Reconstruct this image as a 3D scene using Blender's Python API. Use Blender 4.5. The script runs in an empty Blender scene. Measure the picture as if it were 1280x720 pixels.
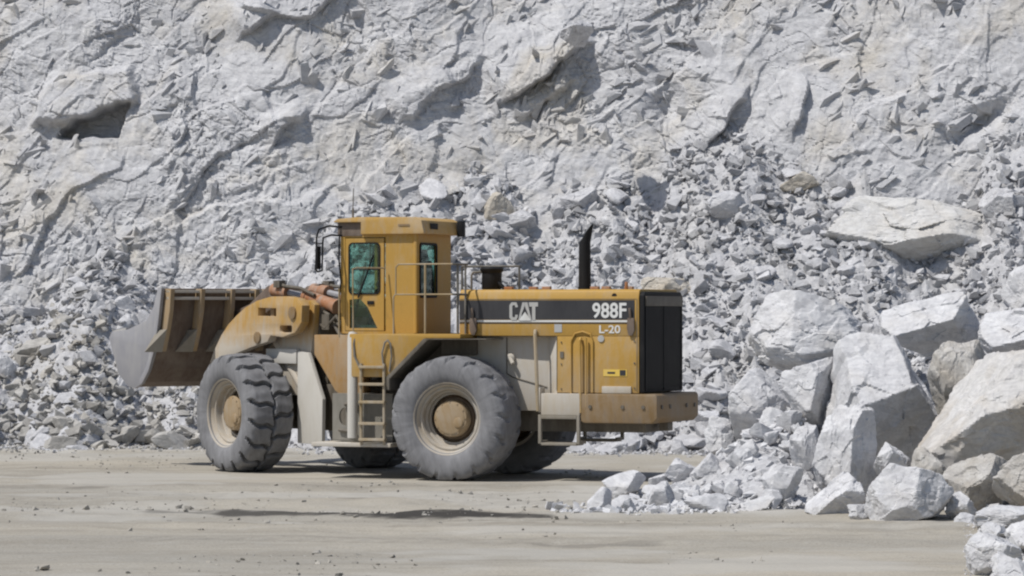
import bpy, bmesh, math, random
import numpy as np
from mathutils import Vector, Matrix

R_ = math.radians
random.seed(7)
scene = bpy.context.scene
COL = scene.collection

# ------------------------------------------------------------------ camera
F_PX, CAM_H, HORIZON = 4212.0, 2.69, 392.0
cam_d = bpy.data.cameras.new('camera')
cam_d.sensor_width = 36.0
cam_d.lens = F_PX / 1280 * 36
cam_d.clip_start, cam_d.clip_end = 0.5, 2000
cam = bpy.data.objects.new('camera', cam_d)
COL.objects.link(cam)
cam.location = (0, 0, CAM_H)
cam.rotation_euler = (R_(90) + math.atan((HORIZON - 360) / F_PX), 0, 0)
scene.camera = cam


def P(px, py, Y):
    """real position of something seen at (px, py) that stands Y metres away"""
    return ((px - 640) * Y / F_PX, Y, CAM_H - (py - HORIZON) * Y / F_PX)


# ------------------------------------------------------------------ numpy noise
def _hash(ix, iy, iz, seed):
    h = (ix.astype(np.int64) * 374761393 + iy.astype(np.int64) * 668265263
         + iz.astype(np.int64) * 2147483647 + seed * 974711) & 0xFFFFFFFF
    h = ((h ^ (h >> 13)) * 1274126177) & 0xFFFFFFFF
    h = ((h ^ (h >> 16)) * 2246822519) & 0xFFFFFFFF
    h = h ^ (h >> 15)
    return (h & 0xFFFFFF).astype(np.float64) / 0xFFFFFF


def vnoise(x, y, z, seed=0):
    x, y, z = np.broadcast_arrays(np.asarray(x, float), np.asarray(y, float), np.asarray(z, float))
    fx, fy, fz = np.floor(x), np.floor(y), np.floor(z)
    tx, ty, tz = x - fx, y - fy, z - fz
    tx, ty, tz = [t * t * t * (t * (t * 6 - 15) + 10) for t in (tx, ty, tz)]
    out = 0
    for dx in (0, 1):
        wx = tx if dx else 1 - tx
        for dy in (0, 1):
            wy = ty if dy else 1 - ty
            for dz in (0, 1):
                wz = tz if dz else 1 - tz
                out = out + wx * wy * wz * _hash(fx + dx, fy + dy, fz + dz, seed)
    return out * 2 - 1


def fbm(x, y, z, octv=4, seed=0, gain=0.5, lac=2.07):
    a, s, f = 1.0, 0.0, 1.0
    for o in range(octv):
        s = s + a * vnoise(x * f, y * f, z * f, seed + o * 17)
        a *= gain
        f *= lac
    return s


def ridged(x, y, z, octv=4, seed=0):
    a, s, f = 1.0, 0.0, 1.0
    for o in range(octv):
        s = s + a * (1 - 2 * np.abs(vnoise(x * f, y * f, z * f, seed + o * 31)))
        a *= 0.5
        f *= 2.1
    return s


def facets(u, v, scale, seed, tilt=0.6, offk=1.0, edge=0.05):
    """broken rock: every cell is a randomly tilted plane; returns height (cell units * scale), crack distance"""
    qx, qy = u / scale, v / scale
    fx, fy = np.floor(qx), np.floor(qy)
    best = np.full(qx.shape, 1e9)
    second = np.full(qx.shape, 1e9)
    hgt = np.zeros(qx.shape); hg2 = np.zeros(qx.shape)
    zz = np.zeros_like(fx)
    for dx in (-1, 0, 1):
        for dy in (-1, 0, 1):
            cx, cy = fx + dx, fy + dy
            jx = cx + _hash(cx, cy, zz, seed)
            jy = cy + _hash(cx, cy, zz, seed + 1)
            ex, ey = qx - jx, qy - jy
            d = ex * ex + ey * ey
            gx = (_hash(cx, cy, zz, seed + 2) - 0.5) * 2 * tilt
            gy = (_hash(cx, cy, zz, seed + 3) - 0.5) * 2 * tilt
            of = (_hash(cx, cy, zz, seed + 4) - 0.5) * offk
            h = of + gx * ex + gy * ey
            closer = d < best
            nx2 = (~closer) & (d < second)
            hg2 = np.where(closer, hgt, np.where(nx2, h, hg2))
            second = np.where(closer, best, np.minimum(second, d))
            hgt = np.where(closer, h, hgt)
            best = np.where(closer, d, best)
    gap = (np.sqrt(second) - np.sqrt(best)) * scale          # a broken edge is a few centimetres wide, not a knife cut
    k = 0.5 + 0.5 * smooth(0, edge, gap)
    hgt = hg2 + (hgt - hg2) * k
    return hgt * scale, (np.sqrt(second) - np.sqrt(best)) * scale


def smooth(a, b, x):
    t = np.clip((x - a) / (b - a), 0, 1)
    return t * t * (3 - 2 * t)


# ------------------------------------------------------------------ mesh helpers
def mesh_np(name, V, Fa):
    me = bpy.data.meshes.new(name)
    V = np.ascontiguousarray(V, dtype=np.float32)
    Fa = np.ascontiguousarray(Fa, dtype=np.int32)
    k = Fa.shape[1]
    me.vertices.add(len(V))
    me.vertices.foreach_set('co', V.ravel())
    me.loops.add(Fa.size)
    me.loops.foreach_set('vertex_index', Fa.ravel())
    me.polygons.add(len(Fa))
    me.polygons.foreach_set('loop_start', np.arange(0, Fa.size, k, dtype=np.int32))
    me.polygons.foreach_set('use_smooth', np.zeros(len(Fa), dtype=bool))
    me.update(calc_edges=True)
    me.validate()
    return me


def grid_faces(nu, nv):
    i = np.arange(nu - 1)[:, None] * nv + np.arange(nv - 1)[None, :]
    i = i.ravel()
    return np.stack([i, i + nv, i + nv + 1, i + 1], 1)


def smooth_shade(me, angle=None):
    me.polygons.foreach_set('use_smooth', np.ones(len(me.polygons), dtype=bool))
    if angle:
        try:
            me.set_sharp_from_angle(angle=R_(angle))
        except Exception:
            pass


def link(name, me, parent=None, mats=None, loc=None, rot=None):
    o = bpy.data.objects.new(name, me)
    COL.objects.link(o)
    if mats is not None and me is not None:
        for m in (mats if isinstance(mats, (list, tuple)) else [mats]):
            me.materials.append(m)
    if parent is not None:
        o.parent = parent
    if loc is not None:
        o.location = loc
    if rot is not None:
        o.rotation_euler = rot
    return o


def tag(o, label=None, cat=None, group=None, kind=None):
    if label: o['label'] = label
    if cat: o['category'] = cat
    if group: o['group'] = group
    if kind: o['kind'] = kind
    return o


class MB:
    """collects boxes, bars, tubes, prisms and lathes for ONE mesh"""
    def __init__(self):
        self.v, self.f = [], []

    def add(self, vs, fs):
        n = len(self.v)
        self.v += [tuple(p) for p in vs]
        self.f += [tuple(i + n for i in q) for q in fs]
        return self

    def box(self, x0, x1, y0, y1, z0, z1):
        x0, x1 = min(x0, x1), max(x0, x1); y0, y1 = min(y0, y1), max(y0, y1); z0, z1 = min(z0, z1), max(z0, z1)
        vs = [(x0, y0, z0), (x1, y0, z0), (x1, y1, z0), (x0, y1, z0), (x0, y0, z1), (x1, y0, z1), (x1, y1, z1), (x0, y1, z1)]
        return self.add(vs, [(0, 3, 2, 1), (4, 5, 6, 7), (0, 1, 5, 4), (1, 2, 6, 5), (2, 3, 7, 6), (3, 0, 4, 7)])

    def tube(self, pts, r, n=10, caps=True):
        pts = [Vector(p) for p in pts]
        rs = r if isinstance(r, (list, tuple)) else [r] * len(pts)
        rings = []
        prev = None
        for i, p in enumerate(pts):
            if i == 0: d = pts[1] - p
            elif i == len(pts) - 1: d = p - pts[i - 1]
            else: d = (pts[i + 1] - p).normalized() + (p - pts[i - 1]).normalized()
            d.normalize()
            if prev is None:
                a = d.cross(Vector((0, 0, 1)))
                if a.length < 1e-3: a = d.cross(Vector((0, 1, 0)))
            else:
                a = prev - d * prev.dot(d)
            a.normalize(); prev = a
            b = d.cross(a)
            rings.append([p + (a * math.cos(t) + b * math.sin(t)) * rs[i] for t in [2 * math.pi * k / n for k in range(n)]])
        vs = [v for q in rings for v in q]
        fs = []
        for i in range(len(pts) - 1):
            for k in range(n):
                k2 = (k + 1) % n
                fs.append((i * n + k, i * n + k2, (i + 1) * n + k2, (i + 1) * n + k))
        if caps:
            fs.append(tuple(range(n - 1, -1, -1)))
            fs.append(tuple((len(pts) - 1) * n + k for k in range(n)))
        return self.add(vs, fs)

    def prism(self, poly, y0, y1, axis='y'):
        """polygon (a, b) extruded along axis"""
        n = len(poly)
        def m(a, b, c):
            return (a, c, b) if axis == 'y' else ((c, a, b) if axis == 'x' else (a, b, c))
        vs = [m(a, b, y0) for a, b in poly] + [m(a, b, y1) for a, b in poly]
        fs = [tuple(range(n)), tuple(range(2 * n - 1, n - 1, -1))]
        for i in range(n):
            j = (i + 1) % n
            fs.append((i, i + n, j + n, j))
        return self.add(vs, fs)

    def lathe(self, prof, n=64, centre=(0, 0, 0)):
        """profile (y, r) turned round the y axis"""
        m = len(prof)
        vs, fs = [], []
        for k in range(n):
            t = 2 * math.pi * k / n
            for y, r in prof:
                vs.append((centre[0] + r * math.cos(t), centre[1] + y, centre[2] + r * math.sin(t)))
        for k in range(n):
            k2 = (k + 1) % n
            for i in range(m - 1):
                fs.append((k * m + i, k * m + i + 1, k2 * m + i + 1, k2 * m + i))
        return self.add(vs, fs)

    def mesh(self, name, bevel=0.0, seg=2, smooth_angle=30):
        me = bpy.data.meshes.new(name)
        me.from_pydata([tuple(map(float, p)) for p in self.v], [], self.f)
        me.update()
        bm = bmesh.new(); bm.from_mesh(me)
        bmesh.ops.remove_doubles(bm, verts=bm.verts, dist=1e-5)
        bmesh.ops.recalc_face_normals(bm, faces=bm.faces)
        if bevel > 0:
            es = [e for e in bm.edges if len(e.link_faces) == 2 and e.calc_face_angle(0) > R_(28)]
            try:
                bmesh.ops.bevel(bm, geom=es, offset=bevel, segments=seg, profile=0.6, affect='EDGES', clamp_overlap=True)
            except Exception:
                pass
        bm.to_mesh(me); bm.free()
        smooth_shade(me, smooth_angle)
        return me

    def build(self, name, mat, parent=None, bevel=0.0, loc=None, rot=None, smooth_angle=30):
        return link(name, self.mesh(name, bevel, smooth_angle=smooth_angle), parent, mat, loc, rot)


def curve_plate(loops, thick, bevel=0.0):
    """flat plate with holes: loops of (a, b); returns verts (a, b, t) and faces"""
    cu = bpy.data.curves.new('tmp', 'CURVE')
    cu.dimensions = '2D'; cu.fill_mode = 'BOTH'
    cu.extrude = thick / 2 - bevel; cu.bevel_depth = bevel; cu.bevel_resolution = 1
    for lp in loops:
        s = cu.splines.new('POLY'); s.points.add(len(lp) - 1)
        for p, q in zip(s.points, lp): p.co = (q[0], q[1], 0, 1)
        s.use_cyclic_u = True
    return _curve_to_geo(cu)


def _curve_to_geo(cu):
    o = bpy.data.objects.new('tmp', cu); COL.objects.link(o)
    bpy.context.view_layer.update()
    dg = bpy.context.evaluated_depsgraph_get()
    me = bpy.data.meshes.new_from_object(o.evaluated_get(dg))
    vs = [tuple(v.co) for v in me.vertices]; fs = [tuple(p.vertices) for p in me.polygons]
    bpy.data.objects.remove(o); bpy.data.curves.remove(cu); bpy.data.meshes.remove(me)
    return vs, fs


def plate_y(mb, loops, yc, thick, bevel=0.0):
    vs, fs = curve_plate(loops, thick, bevel)
    return mb.add([(a, yc + t, b) for a, b, t in vs], fs)


def plate_x(mb, loops, xc, thick, bevel=0.0):
    vs, fs = curve_plate(loops, thick, bevel)
    return mb.add([(xc + t, a, b) for a, b, t in vs], fs)


def rrect(a0, a1, b0, b1, r, n=5):
    out = []
    for cx, cy, t0 in ((a1 - r, b1 - r, 0), (a0 + r, b1 - r, 90), (a0 + r, b0 + r, 180), (a1 - r, b0 + r, 270)):
        for k in range(n + 1):
            t = R_(t0 + 90 * k / n)
            out.append((cx + r * math.cos(t), cy + r * math.sin(t)))
    return out


def text_side(body, x_left, x_right, z0, z1, y, depth=0.006, bold=0.0):
    """lettering on the machine's left side (reads towards -x), fitted to the given box"""
    cu = bpy.data.curves.new('tmp', 'FONT')
    cu.body = body; cu.offset = bold; cu.extrude = 0.02; cu.resolution_u = 4
    vs, fs = _curve_to_geo(cu)
    a = np.array(vs); lo, hi = a.min(0), a.max(0)
    u = (a[:, 0] - lo[0]) / (hi[0] - lo[0]); v = (a[:, 1] - lo[1]) / (hi[1] - lo[1]); t = (a[:, 2] - lo[2]) / (hi[2] - lo[2])
    pts = [(x_left + (x_right - x_left) * i, y + depth * k, z0 + (z1 - z0) * j) for i, j, k in zip(u, v, t)]
    return MB().add(pts, fs)


# ------------------------------------------------------------------ materials
def new_mat(name):
    m = bpy.data.materials.new(name); m.use_nodes = True
    nt = m.node_tree
    b = nt.nodes['Principled BSDF']
    return m, nt, b


class NT:
    def __init__(self, nt): self.nt = nt
    def n(self, typ, **kw):
        nd = self.nt.nodes.new(typ)
        for k, v in kw.items():
            if k.startswith('i_'):
                key = k[2:]
                nd.inputs[int(key) if key.isdigit() else key].default_value = v
            else: setattr(nd, k, v)
        return nd
    def l(self, a, b): self.nt.links.new(a, b)
    def coord(self): return self.n('ShaderNodeTexCoord').outputs['Object']
    def noise(self, vec, scale, detail=5, rough=0.55, dist=0.0, stretch=None):
        if stretch:
            mp = self.n('ShaderNodeMapping'); mp.inputs['Scale'].default_value = stretch
            self.l(vec, mp.inputs['Vector']); vec = mp.outputs[0]
        nd = self.n('ShaderNodeTexNoise')
        nd.inputs['Scale'].default_value = scale; nd.inputs['Detail'].default_value = detail
        nd.inputs['Roughness'].default_value = rough; nd.inputs['Distortion'].default_value = dist
        self.l(vec, nd.inputs['Vector'])
        return nd.outputs['Fac']
    def ramp(self, fac, stops, interp='LINEAR'):
        nd = self.n('ShaderNodeValToRGB'); cr = nd.color_ramp; cr.interpolation = interp
        while len(cr.elements) < len(stops): cr.elements.new(0.5)
        for e, (p, c) in zip(cr.elements, stops):
            e.position = p; e.color = c if len(c) == 4 else (*c, 1)
        self.l(fac, nd.inputs[0])
        return nd.outputs[0]
    def mix(self, fac, a, b, typ='MIX'):
        nd = self.n('ShaderNodeMix', data_type='RGBA', blend_type=typ)
        for inp, val in ((nd.inputs[0], fac), (nd.inputs[6], a), (nd.inputs[7], b)):
            if hasattr(val, 'is_linked') or hasattr(val, 'links'): self.l(val, inp)
            elif isinstance(val, (int, float)): inp.default_value = val
            else: inp.default_value = (*val, 1) if len(val) == 3 else val
        return nd.outputs[2]
    def math(self, op, a, b=None, c=None, clamp=False):
        nd = self.n('ShaderNodeMath', operation=op, use_clamp=clamp)
        for i, val in enumerate((a, b, c)):
            if val is None: continue
            if isinstance(val, (int, float)): nd.inputs[i].default_value = val
            else: self.l(val, nd.inputs[i])
        return nd.outputs[0]
    def bump(self, h, strength, dist, normal=None):
        nd = self.n('ShaderNodeBump'); nd.inputs['Strength'].default_value = strength; nd.inputs['Distance'].default_value = dist
        self.l(h, nd.inputs['Height'])
        if normal is not None: self.l(normal, nd.inputs['Normal'])
        return nd.outputs[0]


def rock_mat(name, light, dark, warm, warm_amt=0.25, tone_amt=0.5, scale=1.0, bump=0.5, rand=0.12):
    m, nt, b = new_mat(name); N = NT(nt)
    co = N.coord()
    big = N.noise(co, 0.7 * scale, 6, 0.6, 0.6)
    mid = N.noise(co, 4.5 * scale, 8, 0.65, 0.8)
    fine = N.noise(co, 26 * scale, 6, 0.6)
    vein = N.noise(co, 1.6 * scale, 5, 0.6, 1.6, stretch=(1, 1, 2.6))
    c = N.mix(N.ramp(mid, [(0.34, (0, 0, 0)), (0.62, (1, 1, 1))]), dark, light)
    c = N.mix(N.math('MULTIPLY', N.ramp(big, [(0.48, (0, 0, 0)), (0.68, (1, 1, 1))]), warm_amt), c, warm)
    vv = N.ramp(vein, [(0.44, (1, 1, 1)), (0.5, (0.72, 0.72, 0.74)), (0.56, (1, 1, 1))])
    c = N.mix(0.5, c, vv, 'MULTIPLY')
    at = N.n('ShaderNodeAttribute', attribute_name='tone')
    oi = N.n('ShaderNodeObjectInfo')
    t = N.math('ADD', N.math('MULTIPLY', at.outputs['Fac'], tone_amt), N.math('MULTIPLY', N.math('SUBTRACT', oi.outputs['Random'], 0.5), rand * 2))
    t = N.math('ADD', N.math('ADD', t, 1.0), N.math('MULTIPLY', N.math('SUBTRACT', fine, 0.5), 0.35))
    hsv = N.n('ShaderNodeHueSaturation'); N.l(c, hsv.inputs['Color']); N.l(t, hsv.inputs['Value'])
    N.l(hsv.outputs[0], b.inputs['Base Color'])
    b.inputs['Roughness'].default_value = 0.9
    b.inputs['Specular IOR Level'].default_value = 0.2
    n1 = N.bump(mid, bump, 0.05 / scale)
    n2 = N.bump(fine, bump * 0.7, 0.012 / scale, n1)
    N.l(n2, b.inputs['Normal'])
    return m


M = {}
M['rock'] = rock_mat('white_quarry_rock', (0.56, 0.56, 0.575), (0.42, 0.42, 0.435), (0.47, 0.44, 0.39), 0.35)
M['boulder'] = rock_mat('pale_boulder_rock', (0.60, 0.60, 0.61), (0.48, 0.48, 0.492), (0.47, 0.435, 0.385), 0.45, rand=0.06, bump=0.35, scale=0.9)
M['brown_boulder'] = rock_mat('earth_stained_rock', (0.50, 0.485, 0.46), (0.38, 0.36, 0.33), (0.34, 0.29, 0.22), 0.7, rand=0.05, bump=0.4, scale=0.9)
M['stained'] = rock_mat('dirt_streaked_rock', (0.58, 0.57, 0.56), (0.48, 0.47, 0.455), (0.42, 0.36, 0.28), 0.75, rand=0.03, bump=0.4, scale=0.9)
M['cream'] = rock_mat('cream_rock', (0.61, 0.605, 0.595), (0.52, 0.51, 0.49), (0.54, 0.48, 0.40), 0.4, rand=0.03, bump=0.4)
M['tan_rock'] = rock_mat('tan_rock', (0.50, 0.47, 0.42), (0.41, 0.37, 0.31), (0.45, 0.38, 0.28), 0.6, rand=0.05)
M['rubble'] = rock_mat('rubble_rock', (0.54, 0.54, 0.555), (0.42, 0.42, 0.43), (0.46, 0.44, 0.40), 0.3, tone_amt=0.55)
M['cliff'] = rock_mat('cliff_rock', (0.535, 0.535, 0.545), (0.425, 0.425, 0.438), (0.50, 0.46, 0.39), 0.65, scale=0.8, bump=0.5, rand=0)


def ground_mat():
    m, nt, b = new_mat('dusty_quarry_floor'); N = NT(nt)
    co = N.coord()
    big = N.noise(co, 0.16, 4, 0.6, 0.4, stretch=(0.5, 1.4, 1))
    trk = N.noise(co, 0.9, 6, 0.6, 0.5, stretch=(0.22, 1.6, 1))
    mid = N.noise(co, 2.6, 8, 0.65)
    fine = N.noise(co, 34, 5, 0.65)
    c = N.mix(N.ramp(big, [(0.35, (0, 0, 0)), (0.65, (1, 1, 1))]), (0.325, 0.305, 0.265), (0.40, 0.366, 0.306))
    c = N.mix(N.math('MULTIPLY', N.ramp(trk, [(0.46, (0, 0, 0)), (0.66, (1, 1, 1))]), 0.75), c, (0.26, 0.238, 0.20))
    c = N.mix(N.math('MULTIPLY', N.ramp(mid, [(0.5, (0, 0, 0)), (0.75, (1, 1, 1))]), 0.4), c, (0.39, 0.378, 0.35))
    sp = N.ramp(fine, [(0.34, (0.72, 0.72, 0.72)), (0.5, (1, 1, 1)), (0.7, (1.1, 1.1, 1.1))])
    c = N.mix(0.8, c, sp, 'MULTIPLY')
    at = N.n('ShaderNodeAttribute', attribute_name='dark_mask')
    ap = N.n('ShaderNodeAttribute', attribute_name='powder')
    c = N.mix(ap.outputs['Fac'], c, (0.44, 0.425, 0.39))
    c = N.mix(at.outputs['Fac'], c, (0.055, 0.051, 0.046))  # darker floor tone for the streaks and tyre tracks
    N.l(c, b.inputs['Base Color'])
    b.inputs['Roughness'].default_value = 0.95
    b.inputs['Specular IOR Level'].default_value = 0.15
    n1 = N.bump(mid, 0.35, 0.04)
    N.l(N.bump(fine, 0.5, 0.012, n1), b.inputs['Normal'])
    return m


M['ground'] = ground_mat()
M['rubble_brown'] = rock_mat('dusty_rubble_rock', (0.45, 0.435, 0.41), (0.32, 0.31, 0.29), (0.40, 0.365, 0.31), 0.5, tone_amt=0.55)
M['clod'] = rock_mat('dirt_clod', (0.35, 0.33, 0.29), (0.27, 0.252, 0.22), (0.40, 0.39, 0.37), 0.4, tone_amt=0.8)


def paint(name, base, dust=(0.47, 0.44, 0.39), dust_z0=0.9, dust_z1=2.6, dust_lo=0.75, dust_hi=0.12, rough=0.55, rust=0.12, metallic=0.0, dust_var=1.1, rustcol=(0.10, 0.055, 0.03), spec=0.35):
    """painted or bare metal with dust that thins out upwards, scratches and rust spots"""
    m, nt, b = new_mat(name); N = NT(nt)
    co = N.coord()
    sep = N.n('ShaderNodeSeparateXYZ'); N.l(co, sep.inputs[0])
    big = N.noise(co, 1.7, 6, 0.6, 0.6)
    streak = N.noise(co, 5.0, 6, 0.65, 0.3, stretch=(2.2, 2.2, 0.5))
    fine = N.noise(co, 22, 5, 0.65)
    mr = N.n('ShaderNodeMapRange'); N.l(sep.outputs['Z'], mr.inputs[0])
    mr.inputs[1].default_value = dust_z0; mr.inputs[2].default_value = dust_z1
    mr.inputs[3].default_value = dust_lo; mr.inputs[4].default_value = dust_hi
    d = N.math('ADD', mr.outputs[0], N.math('MULTIPLY', N.math('SUBTRACT', N.math('ADD', big, streak), 1.0), dust_var), clamp=True)
    c = N.mix(N.math('MULTIPLY', N.ramp(fine, [(0.3, (0, 0, 0)), (0.75, (1, 1, 1))]), 0.25), base, tuple(x * 0.72 for x in base))
    c = N.mix(N.math('MULTIPLY', N.ramp(streak, [(0.56, (0, 0, 0)), (0.72, (1, 1, 1))]), rust * 3), c, rustcol)
    c = N.mix(N.math('MULTIPLY', d, 0.9), c, dust)
    N.l(c, b.inputs['Base Color'])
    r = N.math('ADD', N.math('MULTIPLY', d, 0.35), rough, clamp=True)
    N.l(r, b.inputs['Roughness'])
    b.inputs['Metallic'].default_value = metallic
    b.inputs['Specular IOR Level'].default_value = spec
    N.l(N.bump(fine, 0.15, 0.01), b.inputs['Normal'])
    return m


YEL = (0.45, 0.268, 0.060)
M['yellow'] = paint('yellow_paint', YEL, dust_var=0.8, dust_hi=0.0, dust_lo=0.45, dust_z0=0.8, dust_z1=2.2, rust=0.06)
M['yellow_top'] = paint('sun_bleached_yellow_paint', (0.49, 0.30, 0.085), dust_lo=0.12, dust_hi=0.12, rust=0.02)
M['arm'] = paint('dusty_yellow_paint', (0.43, 0.25, 0.06), dust_z0=2.08, dust_z1=2.55, dust_lo=1.0, dust_hi=0.2, rust=0.14)
M['yellow_low'] = paint('soiled_yellow_paint', (0.36, 0.20, 0.06), dust_lo=0.35, dust_hi=0.35, rust=0.12, dust=(0.42, 0.36, 0.28))
M['dusty'] = paint('dust_caked_paint', (0.42, 0.33, 0.2), dust=(0.50, 0.475, 0.435), dust_lo=0.85, dust_hi=0.8, rust=0.05)
M['rib'] = paint('dull_tan_steel', (0.34, 0.225, 0.10), dust_lo=0.45, dust_hi=0.35, rust=0.2, dust=(0.36, 0.32, 0.27))
M['guard'] = paint('pale_dust_coat', (0.45, 0.42, 0.36), dust=(0.52, 0.50, 0.46), dust_lo=0.95, dust_hi=0.85, rust=0.02)
M['brown'] = paint('brown_worn_paint', (0.225, 0.145, 0.065), dust_lo=0.25, dust_hi=0.12, rust=0.25, dust=(0.33, 0.29, 0.24))
M['black'] = paint('black_paint', (0.016, 0.016, 0.017), dust_lo=0.02, dust_hi=0.0, rust=0.0, rough=0.6, dust_var=0.08, spec=0.15)
M['decal_black'] = paint('black_decal', (0.03, 0.03, 0.034), dust_lo=0.06, dust_hi=0.05, rust=0.0, rough=0.5, dust=(0.3, 0.29, 0.28), dust_var=0.12)
M['decal_white'] = paint('white_decal', (0.70, 0.70, 0.68), dust_lo=0.15, dust_hi=0.1, rust=0.0, rough=0.5)
M['decal_grey'] = paint('grey_decal', (0.42, 0.42, 0.41), dust_lo=0.1, dust_hi=0.1, rust=0.0, rough=0.5)
M['decal_yellow'] = paint('yellow_decal', (0.72, 0.50, 0.10), dust_lo=0.1, dust_hi=0.1, rust=0.0, rough=0.5)
M['chassis'] = paint('dark_chassis', (0.085, 0.07, 0.05), dust_lo=0.35, dust_hi=0.25, rust=0.1, dust=(0.26, 0.24, 0.21))
M['steel_dark'] = paint('brown_bare_steel', (0.135, 0.098, 0.075), dust_lo=0.32, dust_hi=0.2, rust=0.15, dust=(0.30, 0.26, 0.22), rough=0.6)
M['steel_worn'] = paint('polished_worn_steel', (0.27, 0.27, 0.30), dust_lo=0.3, dust_hi=0.5, rust=0.02, dust=(0.42, 0.41, 0.40), rough=0.5, metallic=0.2)
M['orange'] = paint('orange_rust_steel', (0.33, 0.135, 0.05), dust_lo=0.3, dust_hi=0.22, rust=0.2)
M['rim'] = paint('dusty_rim', (0.36, 0.27, 0.16), dust_z0=-0.6, dust_z1=0.6, dust_lo=0.8, dust_hi=0.7, rust=0.15, dust=(0.44, 0.42, 0.385))
M['rim_inner'] = paint('brown_rim_inside', (0.12, 0.075, 0.04), dust_z0=-0.6, dust_z1=0.6, dust_lo=0.2, dust_hi=0.15, rust=0.2, dust=(0.30, 0.25, 0.19))
M['hub'] = paint('yellow_hub', (0.28, 0.18, 0.075), dust_z0=-0.6, dust_z1=0.6, dust_lo=0.45, dust_hi=0.35, rust=0.1, dust=(0.42, 0.37, 0.30))
M['rubber'] = paint('dusty_tyre_rubber', (0.10, 0.10, 0.104), dust_z0=-1, dust_z1=1, dust_lo=0.65, dust_hi=0.55, rust=0.0, dust=(0.275, 0.275, 0.285), rough=0.85, spec=0.2)
M['tank'] = paint('grey_green_tank_paint', (0.17, 0.16, 0.13), dust_lo=0.45, dust_hi=0.35, rust=0.1, dust=(0.33, 0.31, 0.28))
M['step'] = paint('dirty_step_paint', (0.20, 0.17, 0.12), dust_lo=0.5, dust_hi=0.45, rust=0.1, dust=(0.33, 0.31, 0.28))
M['seat'] = paint('dark_seat_vinyl', (0.03, 0.03, 0.033), dust_lo=0.1, dust_hi=0.1, rust=0)
M['pipe'] = paint('pale_handrail_paint', (0.30, 0.21, 0.09), dust_lo=0.5, dust_hi=0.25, rust=0.05)
M['pipe_dark'] = paint('dark_handrail_paint', (0.10, 0.09, 0.075), dust_lo=0.2, dust_hi=0.15, rust=0.05)


def glass_mat():
    m, nt, b = new_mat('green_tinted_glass'); N = NT(nt)
    tr = N.n('ShaderNodeBsdfTransparent'); tr.inputs[0].default_value = (0.66, 0.82, 0.79, 1)
    gl = N.n('ShaderNodeBsdfGlossy'); gl.inputs['Roughness'].default_value = 0.04; gl.inputs[0].default_value = (0.9, 0.95, 0.95, 1)
    df = N.n('ShaderNodeBsdfDiffuse'); df.inputs[0].default_value = (0.35, 0.38, 0.36, 1)
    lw = N.n('ShaderNodeLayerWeight'); lw.inputs[0].default_value = 0.5
    fr_ = N.math('ADD', N.math('MULTIPLY', N.math('POWER', lw.outputs['Facing'], 4.0), 0.55), 0.04)
    a = N.n('ShaderNodeMixShader'); N.l(fr_, a.inputs[0]); N.l(tr.outputs[0], a.inputs[1]); N.l(gl.outputs[0], a.inputs[2])
    dn = N.noise(N.coord(), 4, 5, 0.6)
    c = N.n('ShaderNodeMixShader'); N.l(N.math('MULTIPLY', N.ramp(dn, [(0.4, (0, 0, 0)), (0.8, (1, 1, 1))]), 0.10), c.inputs[0])
    N.l(a.outputs[0], c.inputs[1]); N.l(df.outputs[0], c.inputs[2])
    N.l(c.outputs[0], nt.nodes['Material Output'].inputs['Surface'])
    return m


M['glass'] = glass_mat()

# ------------------------------------------------------------------ world and sun
SUN_EL, SUN_H = 58.0, Vector((-0.85, -0.53, 0)).normalized()
sun_dir = Vector((SUN_H.x * math.cos(R_(SUN_EL)), SUN_H.y * math.cos(R_(SUN_EL)), math.sin(R_(SUN_EL))))
w = bpy.data.worlds.new('World'); scene.world = w; w.use_nodes = True
sky = w.node_tree.nodes.new('ShaderNodeTexSky'); sky.sky_type = 'NISHITA'; sky.sun_disc = False
sky.sun_elevation = R_(SUN_EL); sky.sun_rotation = math.atan2(sun_dir.x, sun_dir.y)
sky.altitude = 300; sky.dust_density = 1.5
bg = w.node_tree.nodes['Background']; bg.inputs[1].default_value = 0.10
w.node_tree.links.new(sky.outputs[0], bg.inputs[0])
sl = bpy.data.lights.new('sun', 'SUN'); sl.energy = 4.3; sl.angle = R_(0.53); sl.color = (1.0, 0.965, 0.91)
so = bpy.data.objects.new('sun', sl); COL.objects.link(so)
so.rotation_euler = sun_dir.to_track_quat('Z', 'Y').to_euler(); so.location = (-20, -10, 40)

# ------------------------------------------------------------------ terrain functions
def toe(x):          # where the rubble slope meets the floor
    return 66.0 - 0.235 * x + 0.45 * np.sin(x * 0.9 + 0.6) + 0.25 * np.sin(x * 2.3) + 0.35 * fbm(x * 1.1, 0 * x, 0 * x, 3, 333)


def ground_z(x, y):
    base = 0.025 * fbm(x * 0.25, y * 0.55, 0 * x, 4, 5) + 0.012 * fbm(x * 1.1, y * 2.6, 0 * x, 3, 9)
    base = base + 0.022 * fbm(x * 1.7 + 4, y * 1.9, 0 * x, 4, 14) * smooth(-0.3, 0.5, fbm(x * 0.22, y * 0.22, 0 * x, 3, 15) + 0.15)
    rut = 0.02 * np.sin(y * 2.4 + 0.5 * fbm(x * 0.2, y * 0.3, 0 * x, 2, 3)) * smooth(36, 40, y) * (1 - smooth(50, 53, y))
    keep = smooth(0.6, 1.6, np.sqrt((np.abs(x + 1.2) / 4.6) ** 4 + (np.abs(y - 56.3) / 2.8) ** 4))  # firm, level where the machine stands
    return (base + rut) * keep


def mound_front(x):
    return np.interp(x, [0, 1.2, 2.2, 3.4, 4.2, 4.9, 10, 20], [45.3, 45.5, 46.0, 45.6, 45.9, 48.0, 48.6, 49]) + 0.12 * np.sin(np.asarray(x) * 5.0)


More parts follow.
